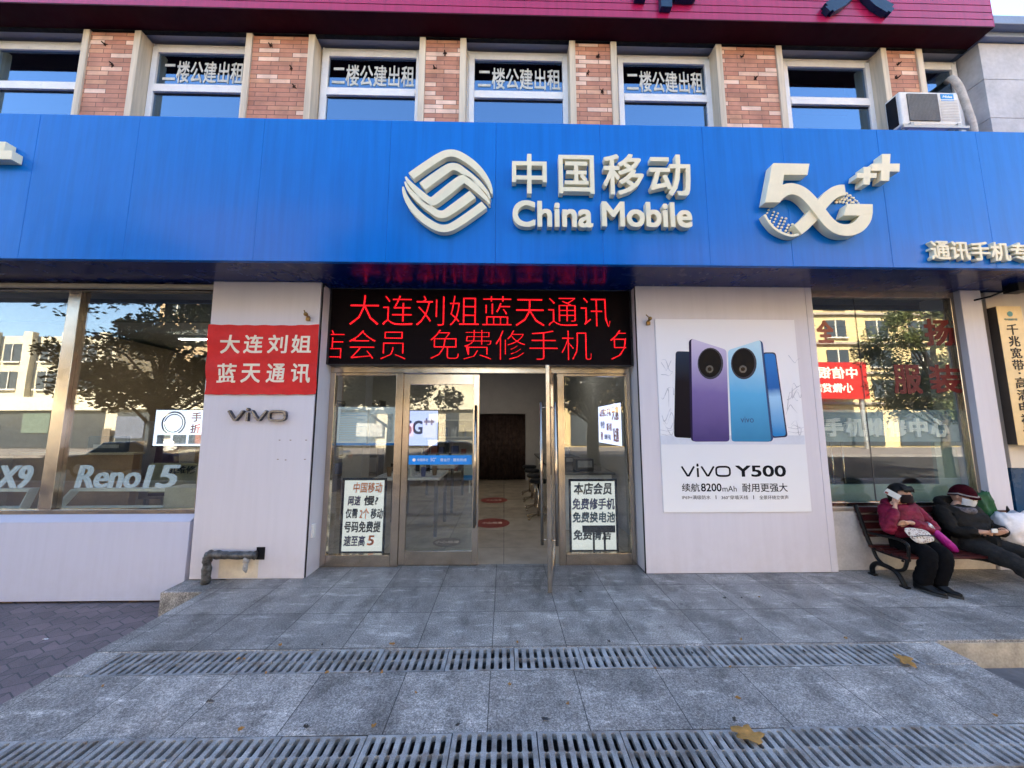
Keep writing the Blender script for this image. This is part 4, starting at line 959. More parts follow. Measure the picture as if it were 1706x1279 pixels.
s3 = screen('lit_board', -4.53, -3.40, 1.39, 1.85, .45, 'lit white board with a round emblem seen in the left display window', None, .26, (.72, .76, .98))
m = mb(); m.ribbon([(-4.29+.115*math.cos(2*math.pi*i/28), 1.68+.115*math.sin(2*math.pi*i/28)) for i in range(29)], .012, .4445, .446); m.ribbon([(-4.29+.145*math.cos(R(-60+300*i/24)-math.pi/2+R(90)), 1.68+.145*math.sin(R(-60+300*i/24)-math.pi/2+R(90))) for i in range(25)], .018, .4445, .446); m.build('emblem', pm('dark_emblem', (.03, .04, .08), .5), s3)
m = mb()
for i in range(4): m.box(-4.48+i*.2, -4.31+i*.2, .4445, .446, 1.415, 1.53)
m.build('picture_row', pm('photo_row', (.45, .5, .6), .5, 0, .5, 15), s3)
join(text('手', -4.07, -3.94, 1.70, 1.82, .4445, .001, bold=.02), text('折', -4.07, -3.94, 1.55, 1.67, .4445, .001, bold=.02)).build('lettering', RP, s3)
# model-name stands in the left display window
def stand(body, x0, x1, label, sh_=.22):
    r = empty('name_stand', ((x0+x1)/2, .2, .66), label, 'display stand', 'letter stands in the display window')
    lw_ = x1-x0; parts_ = ((body, 0, 1),) if body == 'X9' else (('Reno', 0, .62), ('1', .665, .745), ('5', .785, 1))
    join(*[text(b_, x0+lw_*u, x0+lw_*v, .905, 1.175, .17, .03, bold=.006, shear=.17) for b_, u, v in parts_]).build('lettering', emit('glow_letter', (.70, .82, 1.0), .055), r, bevel=.002)  # emission added to brighten the letters in the shaded window
    f = mb(); xa, xb = x0-.05, x1+.0
    f.ribbon([(xa-.14, .675), (xa+.03, .885), (xb+.02, .885), (xb-.06, .675), (xa-.14, .675)], .022, .16, .26)
    f.build('frame', pm('white_stand', (.82, .82, .76), .4), r); return r
stand('Reno15', -5.13, -3.93, 'silver letter stand reading Reno15 in the left display window'.replace(' reading Reno15', ' with a long name ending in 15')); stand('X9', -6.06, -5.66, 'silver letter stand ending in a 9 at the left picture edge'); 
m = mb(); m.box(-4.02, -3.5, .12, .4, .665, .92); tag(m.build('carton', pm('beige_carton', (.5, .47, .38), .7), bevel=.006), 'beige box in the right corner of the left display window', 'box')
m = mb(); m.box(-4.95, -3.6, .9, 1.0, .72, 1.12)
sg = m.build('desk_sign', pm('khaki_board', (.22, .2, .13), .6)); tag(sg, 'khaki counter sign with dark characters deeper in the left display window', 'sign')
join(text('机维修', -4.72, -4.32, .98, 1.09, .896, .002, bold=.02), text('3', -4.2, -4.13, .98, 1.09, .896, .002)).build('lettering', BK, sg)
# shelves of stock at the back left, ceiling lamps
SH = empty('stock_shelf', (-4.6, 5, 0), 'dark stock shelf with boxes at the back of the left display room', 'shelf')
m = mb()
for z_ in (.4, .85, 1.3, 1.75, 2.2): m.box(-6.6, -3.2, 5.0, 5.4, z_, z_+.03)
for x in (-6.6, -5.45, -4.3, -3.2): m.box(x-.02, x+.02, 4.99, 5.41, 0, 2.3)
m.build('rack', pm('shelf_dark', (.1, .08, .07), .5), SH)
rnd = random.Random(12); bm_ = [pm('stock_%d' % i, c, .5) for i, c in enumerate(((.4, .4, .42), (.25, .08, .06), (.08, .1, .25), (.45, .4, .28), (.05, .05, .05)))]
k = 0
for z_ in (.43, .88, 1.33, 1.78):
    x = -6.5
    while x < -3.4:
        wd = rnd.uniform(.12, .35); h = rnd.uniform(.12, .34); tag(mb().box(x, x+wd, 5.05, 5.3, z_, z_+h).build('stock_box', bm_[rnd.randrange(5)], bevel=.006), 'small stock box standing on the dark shelf behind the left display window', 'box', 'stock boxes on the shelf'); x += wd+rnd.uniform(.05, .4); k += 1
LAMP = emit('lamp_tube', (1, .93, .8), 5.5)
for i, (x, y) in enumerate(((-5.6, 2.2), (-4.2, 2.2), (-5.0, 4.2), (-3.7, 4.2), (-.5, 2.4), (-.5, 4.8), (1.2, 3.4))):
    r = empty('ceiling_lamp', (x, y, 3.2), ['left', 'right', 'left', 'right', 'near', 'far', 'side'][i]+' slim lit ceiling lamp '+['over the front of the left display room', 'over the front of the left display room', 'over the back of the left display room', 'over the back of the left display room', 'just inside the entrance', 'deep inside the entrance hall', 'over the service counter'][i], 'lamp', 'ceiling lamps inside the shop')
    mb().box(x-.32, x+.32, y-.05, y+.05, 3.215, 3.268).build('housing', WFRAME, r); mb().box(x-.3, x+.3, y-.04, y+.04, 3.205, 3.214).build('diffuser', LAMP, r)
# repair-centre light box in the right display window
RB = empty('window_sign', (5, .15, 1.45), 'pale blue sign box with raised white characters inside the right display window', 'sign')
m = mb(); m.box(3.86, 4.82, .075, .11, 1.455, 1.85); m.box(4.826, 5.70, .075, .11, 1.455, 1.85); m.build('backing', pm('pale_blue_board', (.24, .33, .40), .35, 0, .08, 4), RB, bevel=.003)
join(*[textpx(c_, (1374+i*35.2, 696+i*.2), (1405+i*35.2, 727+i*.2), .045, depth=.028, bold=.05) for i, c_ in enumerate('手机维修中心')]).build('lettering', pm('white_raised_letter', (.9, .92, .94), .4, 0, .02), RB)
mb().box(4.0, 5.70, .14, .18, .71, .93).build('lower_board', pm('mint_board', (.30, .40, .38), .5), RB)
mb().box(5.42, 5.70, .13, .17, .931, 1.454).build('side_board', pm('mint_board', (.30, .40, .38), .5), RB)
for i, x in enumerate((4.02, 4.17, 4.31)):
    tag(mb().tube([(x, .22, .72), (x, .22, 1.45)], .012, 8).build('chrome_rod', STEEL, smooth=True), 'thin chrome rod under the window sign, %s from the left' % ORD[i], 'rod', 'chrome rods in the right display window')
table('repair_bench', 3.4, 5.7, 1.2, 1.9, .80, 'dark repair bench inside the right display window', 'workbench', pm('bench_grey', (.2, .22, .22), .4), TL)

# ------------------------------------------------------------------ park bench
BX0, BX1 = 4.12, 5.92
BE = empty('park_bench', (5.0, -.35, 0), 'park bench with red brown slats and black curved iron ends against the shop wall', 'bench')
SLAT = pm('red_brown_slat', (.05, .008, .007), .45, 0, .25, 9, spec=.2); IRON = pm('black_iron', (.012, .012, .013), .35, .3, .2, 20)
for i in range(5):
    y = -.60+i*.085; mb().box(BX0-.02, BX1+.02, y, y+.066, .300-.006*math.sin(i/4*math.pi), .326-.006*math.sin(i/4*math.pi)).build('seat_slat', SLAT, BE, bevel=.008)
for i in range(4):
    z_ = .40+i*.082; y = -.185+i*.026; mb().add([(BX0-.02, y, z_), (BX1+.02, y, z_), (BX1+.02, y+.02, z_+.066), (BX0-.02, y+.02, z_+.066), (BX0-.02, y+.024, z_-.006), (BX1+.02, y+.024, z_-.006), (BX1+.02, y+.044, z_+.06), (BX0-.02, y+.044, z_+.06)], [(0, 1, 2, 3), (7, 6, 5, 4), (0, 4, 5, 1), (3, 2, 6, 7), (0, 3, 7, 4), (1, 5, 6, 2)]).build('back_slat', SLAT, BE, bevel=.008)
for x in (BX0, BX1):
    m = mb(); P = lambda q: [(x, a, b_) for a, b_ in q]
    m.tube(smooth_path(P([(-.075, .73), (-.12, .6), (-.18, .40), (-.22, .30)]), 4), .021, 8)
    m.tube(smooth_path(P([(-.22, .295), (-.40, .288), (-.60, .295)]), 4), .018, 8)
    m.tube(smooth_path(P([(-.23, .29), (-.27, .20), (-.36, .145), (-.46, .145), (-.54, .19), (-.58, .29)]), 5), .017, 8)
    m.tube(smooth_path(P([(-.20, .02), (-.205, .09), (-.26, .145), (-.36, .15), (-.45, .13), (-.50, .07), (-.525, .01)]), 5), [.024]*31, 8)
    m.tube(smooth_path(P([(-.585, .29), (-.60, .38), (-.59, .45), (-.50, .475), (-.33, .46), (-.20, .45)]), 5), .015, 8)
    m.box(x-.024, x+.024, -.235, -.165, 0.0, .02); m.box(x-.024, x+.024, -.56, -.49, 0.0, .02)
    for a, b_ in ((-.25, .29), (-.55, .27)): m.ball((x-.02, a, b_), .012, 8, 6)
    m.build('iron_end', IRON, BE, smooth=True)

# ------------------------------------------------------------------ people
def skin(chains, name, mtl, parent, sub=2, extra=None, folds=0):
    """one continuous skinned surface grown over joints; chains = [[(point, radius), ...], ...] sharing joints"""
    key = {}; V = []; Rr = []; E = set()
    for chn in chains:
        prev = None
        for p, r in chn:
            k = tuple(round(q, 4) for q in p)
            if k not in key: key[k] = len(V); V.append(k); Rr.append(r if isinstance(r, tuple) else (r, r))
            i = key[k]
            if prev is not None and prev != i: E.add((min(prev, i), max(prev, i)))
            prev = i
    me = bpy.data.meshes.new('skeleton'); me.from_pydata(V, sorted(E), []); o = bpy.data.objects.new('skeleton', me); col.objects.link(o)
    md = o.modifiers.new('skin', 'SKIN'); md.use_smooth_shade = True
    for i, sv in enumerate(me.skin_vertices[0].data): sv.radius = Rr[i]; sv.use_root = (i == 0)
    ss = o.modifiers.new('sub', 'SUBSURF'); ss.levels = sub; ss.render_levels = sub
    bpy.context.view_layer.update(); e = o.evaluated_get(bpy.context.evaluated_depsgraph_get()); t = e.to_mesh()
    m = MB(); m.v = [tuple(v.co) for v in t.vertices]; m.f = [list(p.vertices) for p in t.polygons]
    if folds:
        m.v = []
        for v in t.vertices:
            c_ = v.co; q = V3((c_.x*9+noise.noise(c_*7)*1.5, c_.y*9, c_.z*26)); h = (1-abs(noise.noise(q))*2)*folds + noise.noise(c_*30)*folds*.5
            m.v.append(tuple(c_+v.normal*h))
    e.to_mesh_clear()
    bpy.data.objects.remove(o); bpy.data.meshes.remove(me)
    if extra:
        for q in extra: m.add(q.v, q.f)
    return m.build(name, mtl, parent, smooth=True)
def head_mb(c, s, yaw, pitch=0, roll=0):
    """head of height s facing -Y before turning: cranium, jaw, brow, nose, lips, ears"""
    m = MB(); seg, rings = 28, 22
    for i in range(rings+1):
        t = math.pi*i/rings; z = -math.cos(t)
        for j in range(seg):
            a = 2*math.pi*j/seg; x = math.sin(t)*math.cos(a); y = math.sin(t)*math.sin(a)
            front = max(0, -y); wz = 1-.30*max(0, -z)**1.5*(1 if y < .3 else .6)
            X = x*.36*wz; Yy = y*.44*(1 if y < 0 else .98)*(1-.12*max(0, -z)); Zz = z*.5
            g = lambda x0, z0, sx, sz: math.exp(-((X-x0)/sx)**2-((Zz-z0)/sz)**2)*front
            Yy -= .085*g(0, -.10, .045, .07)+.05*g(0, -.01, .035, .08)+.03*g(0, .08, .2, .05)+.022*g(0, -.26, .1, .03)+.04*g(0, -.42, .1, .06)-.03*g(.13, .02, .07, .045)-.03*g(-.13, .02, .07, .045)
            m.v.append((X*s, Yy*s, Zz*s))
    for i in range(rings):
        for j in range(seg): a = i*seg+j; b_ = i*seg+(j+1) % seg; m.f.append([a, b_, b_+seg, a+seg])
    for sx in (-1, 1): m.ball((sx*.365*s, .02*s, -.03*s), .11*s, 10, 8, (.35, .65, 1))
    M = Matrix.Translation(c) @ Matrix.Rotation(yaw, 4, 'Z') @ Matrix.Rotation(pitch, 4, 'X') @ Matrix.Rotation(roll, 4, 'Y')
    m.xf(M); return m, M
def hand_chains(wrist, palm_dir, across, nrm, s=1.0, curl=.6, r0=.019):
    """palm and five bent fingers of unequal length"""
    d = Vector(palm_dir).normalized(); a = Vector(across).normalized(); n = Vector(nrm).normalized(); w_ = Vector(wrist); out = []
    pc_ = w_+d*.038*s; out.append([(w_, r0*s), (pc_, (.026*s, .017*s))])
    for k, (o_, L) in enumerate(((-.026, .058), (-.009, .068), (.009, .064), (.025, .050))):
        b0 = w_+d*.070*s+a*o_*s; q = [(pc_, (.026*s, .017*s)), (b0, .0098*s)]; ang = 0; p = b0
        for f_ in (.45, .32, .23):
            ang += curl*(.75+.12*k); p = p+(d*math.cos(ang)+n*math.sin(ang))*L*f_*s*1.05; q.append((p, .0082*s if f_ > .3 else .0068*s))
        out.append(q)
    th = w_+d*.028*s-a*.030*s; out.append([(pc_, (.026*s, .017*s)), (th, .0115*s), (th+(d*.6-a*.5+n*.5).normalized()*.03*s, .010*s), (th+(d*.8-a*.2+n*.7).normalized()*.052*s, .008*s)])
    return out
V3 = Vector
S_ = .9
# --- woman on the phone
WMN = empty('person', (4.42, -.4, 0), 'seated person in a maroon hooded coat holding a phone to the ear', 'person')
hc = V3(at(1499, 823, -.27))
hm, HM = head_mb(hc, .215, R(8), R(-10), 0)
rs = V3((4.285, -.265, .745)); ls = V3((4.585, -.265, .735)); re = V3(at(1480, 885, -.43)); rw = V3(at(1491, 846, -.385)); le = V3((4.665, -.40, .52)); lw = V3(at(1516, 870, -.46))
pel = V3((4.43, -.34, .39)); wst = V3((4.43, -.30, .52)); cht = V3((4.435, -.27, .66)); nk = V3((4.44, -.26, .775))
hR = hand_chains(rw+V3((0.006, .004, .012)), (at(1494, 822, -.36)-rw), (.5, -.8, .1), (.75, .5, .1), S_, .55)
hL = hand_chains(lw+V3((-.012, 0, 0)), V3(at(1497, 871, -.47))-lw, (0, -.4, .9), (.1, .5, -.3), S_, .3)
body_ch = [[(pel, .10), (wst, .09), (cht, .10), (nk, .042), (hc-V3((0, -.02, .05)), .048)], [(cht, .10), (rs, .045), (re, .036), (rw, .024), hR[0][0]], [(cht, .10), (ls, .045), (le, .036), (lw, .024), hL[0][0]]]
kn = [V3((4.31, -.62, .375)), V3((4.46, -.63, .37))]; an = [V3((4.235, -.605, .075)), V3((4.365, -.625, .075))]; hp_ = [V3((4.365, -.37, .37)), V3((4.50, -.37, .37))]
for i in range(2): body_ch.append([(pel, .10), (hp_[i], .075), (kn[i], .05), (an[i], .035)])
skin(body_ch+hR+hL, 'body', SKIN, WMN, 2, [hm])
MAR = pm('maroon_coat', (.155, .008, .030), .6, 0, .35, 12, 1, 20, spec=.15)
ct = [[(V3((4.43, -.37, .40)), (.165, .13)), (V3((4.43, -.32, .50)), (.16, .13)), (cht-V3((0, 0, .03)), (.15, .115)), (nk-V3((0, 0, .035)), (.085, .075)), (nk+V3((0, .012, .012)), (.068, .06))],
      [(cht-V3((0, 0, .03)), (.15, .115)), (rs, .072), (rs.lerp(re, .55), .066), (re, .062), (re.lerp(rw, .5), .052), (rw-V3((0, 0, .012)), .041)],
      [(cht-V3((0, 0, .03)), (.15, .115)), (ls, .072), (ls.lerp(le, .55), .066), (le, .06), (le.lerp(lw, .5), .052), (lw.lerp(le, .08), .043)]]
skin(ct, 'coat', MAR, WMN, 3, None, .010)
m = mb(); hd = [(nk.x+.115*math.sin(t_)*1.05, nk.y+.045+.075*math.cos(t_)*1.0-.03, nk.z-.005+.018*math.cos(t_)) for t_ in [R(-125+250*i/14) for i in range(15)]]
m.tube(hd, [.022+.02*math.sin(math.pi*i/14) for i in range(15)], 10).build('hood', MAR, WMN, smooth=True)
BT = pm('black_trousers', (.004, .004, .005), .9, 0, .25, 20, .5, 25, spec=.08)
skin([[(pel-V3((0, 0, .0)), (.13, .11)), (hp_[0], .098), (hp_[0].lerp(kn[0], .5), .09), (kn[0], .082), (kn[0].lerp(an[0], .5), .076), (an[0]+V3((0, .015, .035)), .072), (an[0]+V3((0, .015, -.025)), .07)], [(pel, (.13, .11)), (hp_[1], .098), (hp_[1].lerp(kn[1], .5), .09), (kn[1], .082), (kn[1].lerp(an[1], .5), .076), (an[1]+V3((0, .015, .035)), .072), (an[1]+V3((0, .015, -.025)), .07)]], 'trousers', BT, WMN, 3, None, .006)
def shoe(ank, yaw, parent, mt, sole, L=.235):
    M = Matrix.Translation((ank.x, ank.y, 0)) @ Matrix.Rotation(yaw, 4, 'Z')
    m = MB(); n = 12
    for i in range(n+1):
        t = i/n; y = .075-L*t; hw_ = .038*(.75+.4*math.sin(math.pi*min(1, t*1.05+.05)))*(1 if t < .85 else 1-(t-.85)*3.5); hh = (.085 if t < .35 else .085-.05*min(1, (t-.35)/.4))*(1 if t < .92 else .8)
        for j in range(10):
            a = math.pi*j/9; m.v.append((hw_*math.cos(a), y, .02+hh*math.sin(a)**.7))
    for i in range(n):
        for j in range(9): a = i*10+j; m.f.append([a, a+1, a+11, a+10])
        m.f.append([i*10+9, i*10, i*10+10, i*10+19])
    m.f.append(list(range(10))[::-1]); m.f.append([n*10+j for j in range(10)])
    sh_ = m.xf(M).build('shoe', mt, parent, smooth=True)
    q = MB(); out = []
    for i in range(24):
        a = 2*math.pi*i/24; out.append((.046*math.cos(a)*(1 if math.sin(a) < .3 else .85), -.042+.128*math.sin(a)))
    q.v = [(x, y, 0.002) for x, y in out]+[(x, y, .024) for x, y in out]; k = 24
    q.f = [list(range(k))[::-1], [k+i for i in range(k)]]+[[i, (i+1) % k, (i+1) % k+k, i+k] for i in range(k)]
    q.xf(M).build('sole', sole, sh_)
SHB = pm('black_shoe', (.006, .006, .007), .5, spec=.2); SOL = pm('dark_sole', (.05, .05, .05), .7)
for i, q in enumerate(an): shoe(q, R(10), WMN, SHB, SOL)
HAIR = pm('black_hair', (.004, .003, .003), .55, 0, .3, 60, .3, 90, spec=.2)
def hair_cap(M, s, parent, low=-.30, name='hair'):
    m = MB(); seg, rings = 28, 14
    for i in range(rings+1):
        for j in range(seg):
            a = 2*math.pi*j/seg; fy = -math.sin(a)
            lim = .17 if fy > .45 else (low if fy < .1 else low+(.17-low)*(fy-.1)/.35)
            zt = lim+(.53-lim)*i/rings; zt = min(zt, .53); rr = math.sqrt(max(0, 1-(min(.53, max(zt, -.05))/.535)**2)); w_ = .5+.03*math.sin(j*2.7+i)
            m.v.append((math.cos(a)*rr*.405*s*(1+.05*math.sin(j*3.1)), math.sin(a)*rr*.485*s, zt*s))
    for i in range(rings):
        for j in range(seg): a = i*seg+j; b_ = i*seg+(j+1) % seg; m.f.append([a, b_, b_+seg, a+seg])
    return m.xf(M).build(name, HAIR, parent, smooth=True)
hair_cap(HM, .235, WMN, -.46)
m = mb()
for k in range(9): m.tube([tuple(HM @ V3((( -.30+.075*k)*.215, -.36*.215, .36*.215))), tuple(HM @ V3(((-.30+.07*k)*.215, -.475*.215, .22*.215))), tuple(HM @ V3(((-.31+.072*k)*.215, -.46*.215, (.10-.02*(k % 3))*.215)))], [.011, .008, .003], 6)
m.build('fringe', HAIR, WMN, smooth=True)
def face_mask(M, s, parent, mtl):
    m = MB(); nu, nv = 14, 8
    for j in range(nv+1):
        for i in range(nu+1):
            u = i/nu*2-1; v = j/nv; a = u*1.25; z = -.02-.42*v; wz = 1-.30*max(0, -z*2)**1.5
            rr = 1.06+.12*math.exp(-(u*2.4)**2)*(1-abs(v-.35)); m.v.append((math.sin(a)*.36*wz*rr*s*1.02, -math.cos(a)*.44*rr*s*(1-.05*v), z*s))
    for j in range(nv):
        for i in range(nu): a = j*(nu+1)+i; m.f.append([a, a+nu+1, a+nu+2, a+1])
    o = m.xf(M).build('face_mask', mtl, parent, smooth=True); md = o.modifiers.new('thick', 'SOLIDIFY'); md.thickness = .002
    return o
face_mask(HM, .215, WMN, pm('dark_mask', (.02, .012, .014), .7))
def eyes(M, s, parent):
    m = mb()
    for sx in (-1, 1): m.ball(tuple(M @ V3((sx*.135*s, -.375*s, .035*s))), .028*s, 8, 6); m.tube([tuple(M @ V3((sx*.06*s, -.43*s, .105*s))), tuple(M @ V3((sx*.2*s, -.39*s, .115*s)))], .008*s, 5)
    m.build('eyes', pm('eye_dark', (.02, .015, .012), .3), parent)
eyes(HM, .215, WMN)
ph = mb(); pc1 = at(1487, 823, -.37); ph.box(-.030, .030, -.004, .004, -.062, .062)
MP = Matrix.Translation(pc1) @ Matrix.Rotation(R(-52), 4, 'Z') @ Matrix.Rotation(R(-58), 4, 'Y')
pho = ph.xf(MP).build('mobile_phone', pm('pale_phone_case', (.62, .62, .60), .35, 0, .1, 20), bevel=.003); tag(pho, 'pale mobile phone held to the ear by the person in maroon', 'phone')
m = mb(); m.box(-.024, -.004, -.0065, -.0045, .030, .056); m.xf(MP).build('camera_bump', pm('camera_red', (.25, .05, .05), .4), pho)
# handbag on the lap and folded umbrella
HB = empty('handbag', (4.43, -.52, .45), 'patterned beige and brown handbag lying on the lap of the person in maroon', 'bag')
m = MB(); cor = [at(1504, 879, -.50), at(1545, 881, -.50), at(1565, 902, -.55), at(1532, 909, -.58)]
n = 10
for k_s, th in ((0, -1), (1, 1)):
    for j in range(n+1):
        for i in range(n+1):
            u, v = i/n, j/n; p = cor[3].lerp(cor[2], u).lerp(cor[0].lerp(cor[1], u), v); b_ = (math.sin(math.pi*u)*math.sin(math.pi*v))**.45; p = p.lerp((cor[0]+cor[1]+cor[2]+cor[3])/4, .22*(abs(2*u-1)*abs(2*v-1))**3)
            m.v.append((p.x+.02*th*b_*.2, p.y+th*.035*b_+.02, p.z+th*.012*b_))
q = (n+1)**2
for j in range(n):
    for i in range(n): a = j*(n+1)+i; m.f += [[a, a+1, a+n+2, a+n+1], [q+a, q+a+n+1, q+a+n+2, q+a+1]]
m.build('pouch', mat_pattern_bag(), HB, smooth=True)
m = mb(); m.tube([cor[0].lerp(cor[3], .45)+V3((.01, -.025, 0)), cor[0].lerp(cor[2], .5)+V3((0, -.03, 0)), cor[1].lerp(cor[2], .5)+V3((-.01, -.02, 0))], .004, 6); m.build('zip', BLACK, HB)
UM = empty('folded_umbrella', (4.75, -.45, .42), 'folded magenta umbrella leaning between the two seated people', 'umbrella')
a = at(1549, 878, -.44); b_ = at(1592, 918, -.47)
mb().tube([a.lerp(b_, t) for t in (.12, .2, .5, .85, 1)], [.026, .036, .042, .043, .028], 12).build('canopy', pm('magenta_cloth', (.33, .01, .22), .55, 0, .2, 18, .4, 40), UM, smooth=True)
mb().tube([a.lerp(b_, t) for t in (-.15, -.05, .11)], [.03, .034, .026], 10).build('handle', pm('silver_wrap', (.45, .44, .48), .3, .4, .4, 30, .6, 40), UM, smooth=True)

# --- person in the dark jacket and beanie
MN = empty('person', (5.1, -.4, 0), 'slouching seated person in a dark jacket, maroon beanie and white face mask', 'person')
hc = V3(at(1604, 826, -.25))
hm, HM = head_mb(hc, .22, R(14), R(14), 0)
cx = 5.13
rs = V3((cx-.17, -.24, .70)); ls = V3((cx+.18, -.23, .70)); re = V3((cx-.215, -.36, .49)); le = V3((cx+.22, -.36, .50)); rw = V3(at(1636, 886, -.52)); lw = V3(at(1676, 884, -.54))
pel = V3((cx-.02, -.36, .38)); wst = V3((cx-.01, -.31, .50)); cht = V3((cx, -.26, .63)); nk = V3((cx+.01, -.235, .755))
hR = hand_chains(rw, (at(1658, 888, -.55)-rw), (0, -.3, .9), (.2, .9, -.3), S_, .45); hL = hand_chains(lw, (at(1662, 889, -.55)-lw), (0, .3, -.9), (-.2, .9, -.2), S_, .5)
kn = [V3((cx-.12, -.76, .315)), V3((cx+.13, -.80, .345))]; an = [V3((cx-.16, -1.14, .085)), V3((cx+.10, -1.18, .085))]; hp_ = [V3((cx-.09, -.42, .37)), V3((cx+.08, -.42, .37))]
ch_ = [[(pel, .10), (wst, .1), (cht, .11), (nk, .046), (hc-V3((0, -.02, .05)), .05)], [(cht, .11), (rs, .046), (re, .038), (rw, .026), hR[0][0]], [(cht, .11), (ls, .046), (le, .038), (lw, .026), hL[0][0]]]
for i in range(2): ch_.append([(pel, .10), (hp_[i], .08), (kn[i], .052), (an[i], .036)])
skin(ch_+hR+hL, 'body', SKIN, MN, 2, [hm])
JK = pm('dark_jacket', (.011, .010, .009), .75, 0, .4, 12, 1, 20, spec=.15)
skin([[(pel+V3((0, -.02, .0)), (.19, .15)), (wst, (.19, .16)), (cht-V3((0, 0, .02)), (.185, .14)), (nk-V3((0, 0, .04)), (.10, .09)), (nk+V3((0, .012, .0)), (.08, .075))],
      [(cht-V3((0, 0, .02)), (.185, .14)), (rs, .082), (rs.lerp(re, .55), .078), (re, .07), (re.lerp(rw, .5), .06), (re.lerp(rw, .93), .046)], [(cht-V3((0, 0, .02)), (.185, .14)), (ls, .082), (ls.lerp(le, .55), .078), (le, .07), (le.lerp(lw, .5), .06), (le.lerp(lw, .93), .046)]], 'jacket', JK, MN, 3, None, .012)
hd = [(nk.x+.13*math.sin(t_), nk.y+.03+.08*math.cos(t_), nk.z+.01+.025*math.cos(t_)) for t_ in [R(-130+260*i/14) for i in range(15)]]
mb().tube(hd, [.025+.03*math.sin(math.pi*i/14) for i in range(15)], 10).build('hood', JK, MN, smooth=True)
TR = pm('grey_trousers', (.026, .024, .023), .85, 0, .3, 14, .8, 25, spec=.1)
skin([[(pel, (.15, .13)), (hp_[i], .108), (hp_[i].lerp(kn[i], .5), .094), (kn[i], .078), (kn[i].lerp(an[i], .5), .068), (an[i]+V3((0, .02, .03)), .058)] for i in range(2)], 'trousers', TR, MN, 3, None, .009)
for q in an: shoe(q, R(4), MN, SHB, SOL)
s_ = .22
m = MB(); seg, rings = 30, 14
for i in range(rings+1):
    for j in range(seg):
        a = 2*math.pi*j/seg; t = i/rings; z0_ = .06-.25*max(0, math.sin(a)); zt = z0_+(.60-z0_)*t; rr = math.sqrt(max(0, 1-(max(0, zt-.02)/.585)**2)); m.v.append((math.cos(a)*rr*.40*s_*(1+.02*math.cos(j*math.pi)), math.sin(a)*rr*.505*s_+.01*s_, min(zt, .60)*s_))
for i in range(rings):
    for j in range(seg): a = i*seg+j; b_ = i*seg+(j+1) % seg; m.f.append([a, b_, b_+seg, a+seg])
ht = m.xf(HM).build('beanie', pm('maroon_knit', (.038, .004, .008), .9, 0, .3, 25, .6, 60, spec=.05), MN, smooth=True)
st = [tuple(HM @ V3((math.cos(a)*.405*s_, math.sin(a)*.505*s_+.01*s_, (.145-.22*max(0, math.sin(a)))*s_))) for a in [2*math.pi*i/36 for i in range(37)]]
mb().tube(st, .0085, 8, False).build('stripe', pm('pale_knit', (.28, .24, .23), .85), ht, smooth=True)
br_ = mb(); pts_ = [tuple(HM @ V3((math.sin(a)*.39*s_, -math.cos(a)*.56*s_, (.10-.02*math.cos(a))*s_))) for a in [R(-50+100*i/10) for i in range(11)]]
br_.tube(pts_, .012, 8).build('brim', MATS['maroon_knit'], ht, smooth=True)
face_mask(HM, .22, MN, pm('white_mask', (.7, .72, .76), .7)); eyes(HM, .22, MN)
gl = mb()
for sx in (-1, 1):
    gl.tube([tuple(HM @ V3(((sx*.14+.09*math.cos(a))*s_, -.46*s_, (.03+.075*math.sin(a))*s_))) for a in [2*math.pi*i/14 for i in range(15)]], .0022, 5, False); gl.tube([tuple(HM @ V3((sx*.23*s_, -.45*s_, .04*s_))), tuple(HM @ V3((sx*.385*s_, .0, .03*s_)))], .0025, 5)
gl.build('glasses', BLACK, MN)
m = mb(); sc_p = [(nk.x+.085*math.sin(t_), nk.y-.035-.085*math.cos(t_), nk.z-.018-.02*math.cos(t_)) for t_ in [R(-100+200*i/12) for i in range(13)]]
m.tube(sc_p, [.02+.018*math.sin(math.pi*i/12) for i in range(13)], 10).build('scarf', pm('print_scarf', (.10, .09, .10), .8, 0, .7, 45), MN, smooth=True)
m = mb(); p = at(1657, 884, -.56); m.box(p.x-.03, p.x+.03, p.y-.004, p.y+.004, p.z-.02, p.z+.02); tag(m.build('paper_slip', pm('paper_slip', (.7, .7, .66), .6)), 'small white slip held in the hands of the person in the beanie', 'paper')
# bags on the bench
def soft_bag(name, cxyz, dx, dy, dz, mtl, label, seed, top=.7):
    m = MB(); n, rings = 26, 12
    for i in range(rings+1):
        t = i/rings; f = (1-(2*t-1)**4)**.5 if t < .5 else (1-(1-top)*((t-.5)/.5)**1.2)
        for j in range(n):
            a = 2*math.pi*j/n; ca, sa = math.cos(a), math.sin(a); e_ = .6
            q = V3((math.copysign(abs(ca)**e_, ca)*dx*f, math.copysign(abs(sa)**e_, sa)*dy*f*(1 if t < .8 else 1-(t-.8)*3), t*dz))
            w_ = noise.noise(V3((q.x*14+seed, q.y*14, q.z*14)))*.028+.012*math.sin(j*1.7+i)
            m.v.append(tuple(V3(cxyz)+q+V3((ca*w_, sa*w_, w_*.8 if i == rings else 0))))
    for i in range(rings):
        for j in range(n): a = i*n+j; b_ = i*n+(j+1) % n; m.f.append([a, b_, b_+n, a+n])
    m.f.append(list(range(n))[::-1]); m.f.append([rings*n+j for j in range(n)])
    o = m.build(name, mtl, smooth=True); return tag(o, label, 'bag')
soft_bag('plastic_bag', (5.60, -.36, .326), .19, .11, .38, pm('white_plastic_bag', (.72, .70, .72), .45, 0, .1, 6, .6, 16), 'crumpled white plastic bag on the bench beside the person in the beanie', 2, .85)
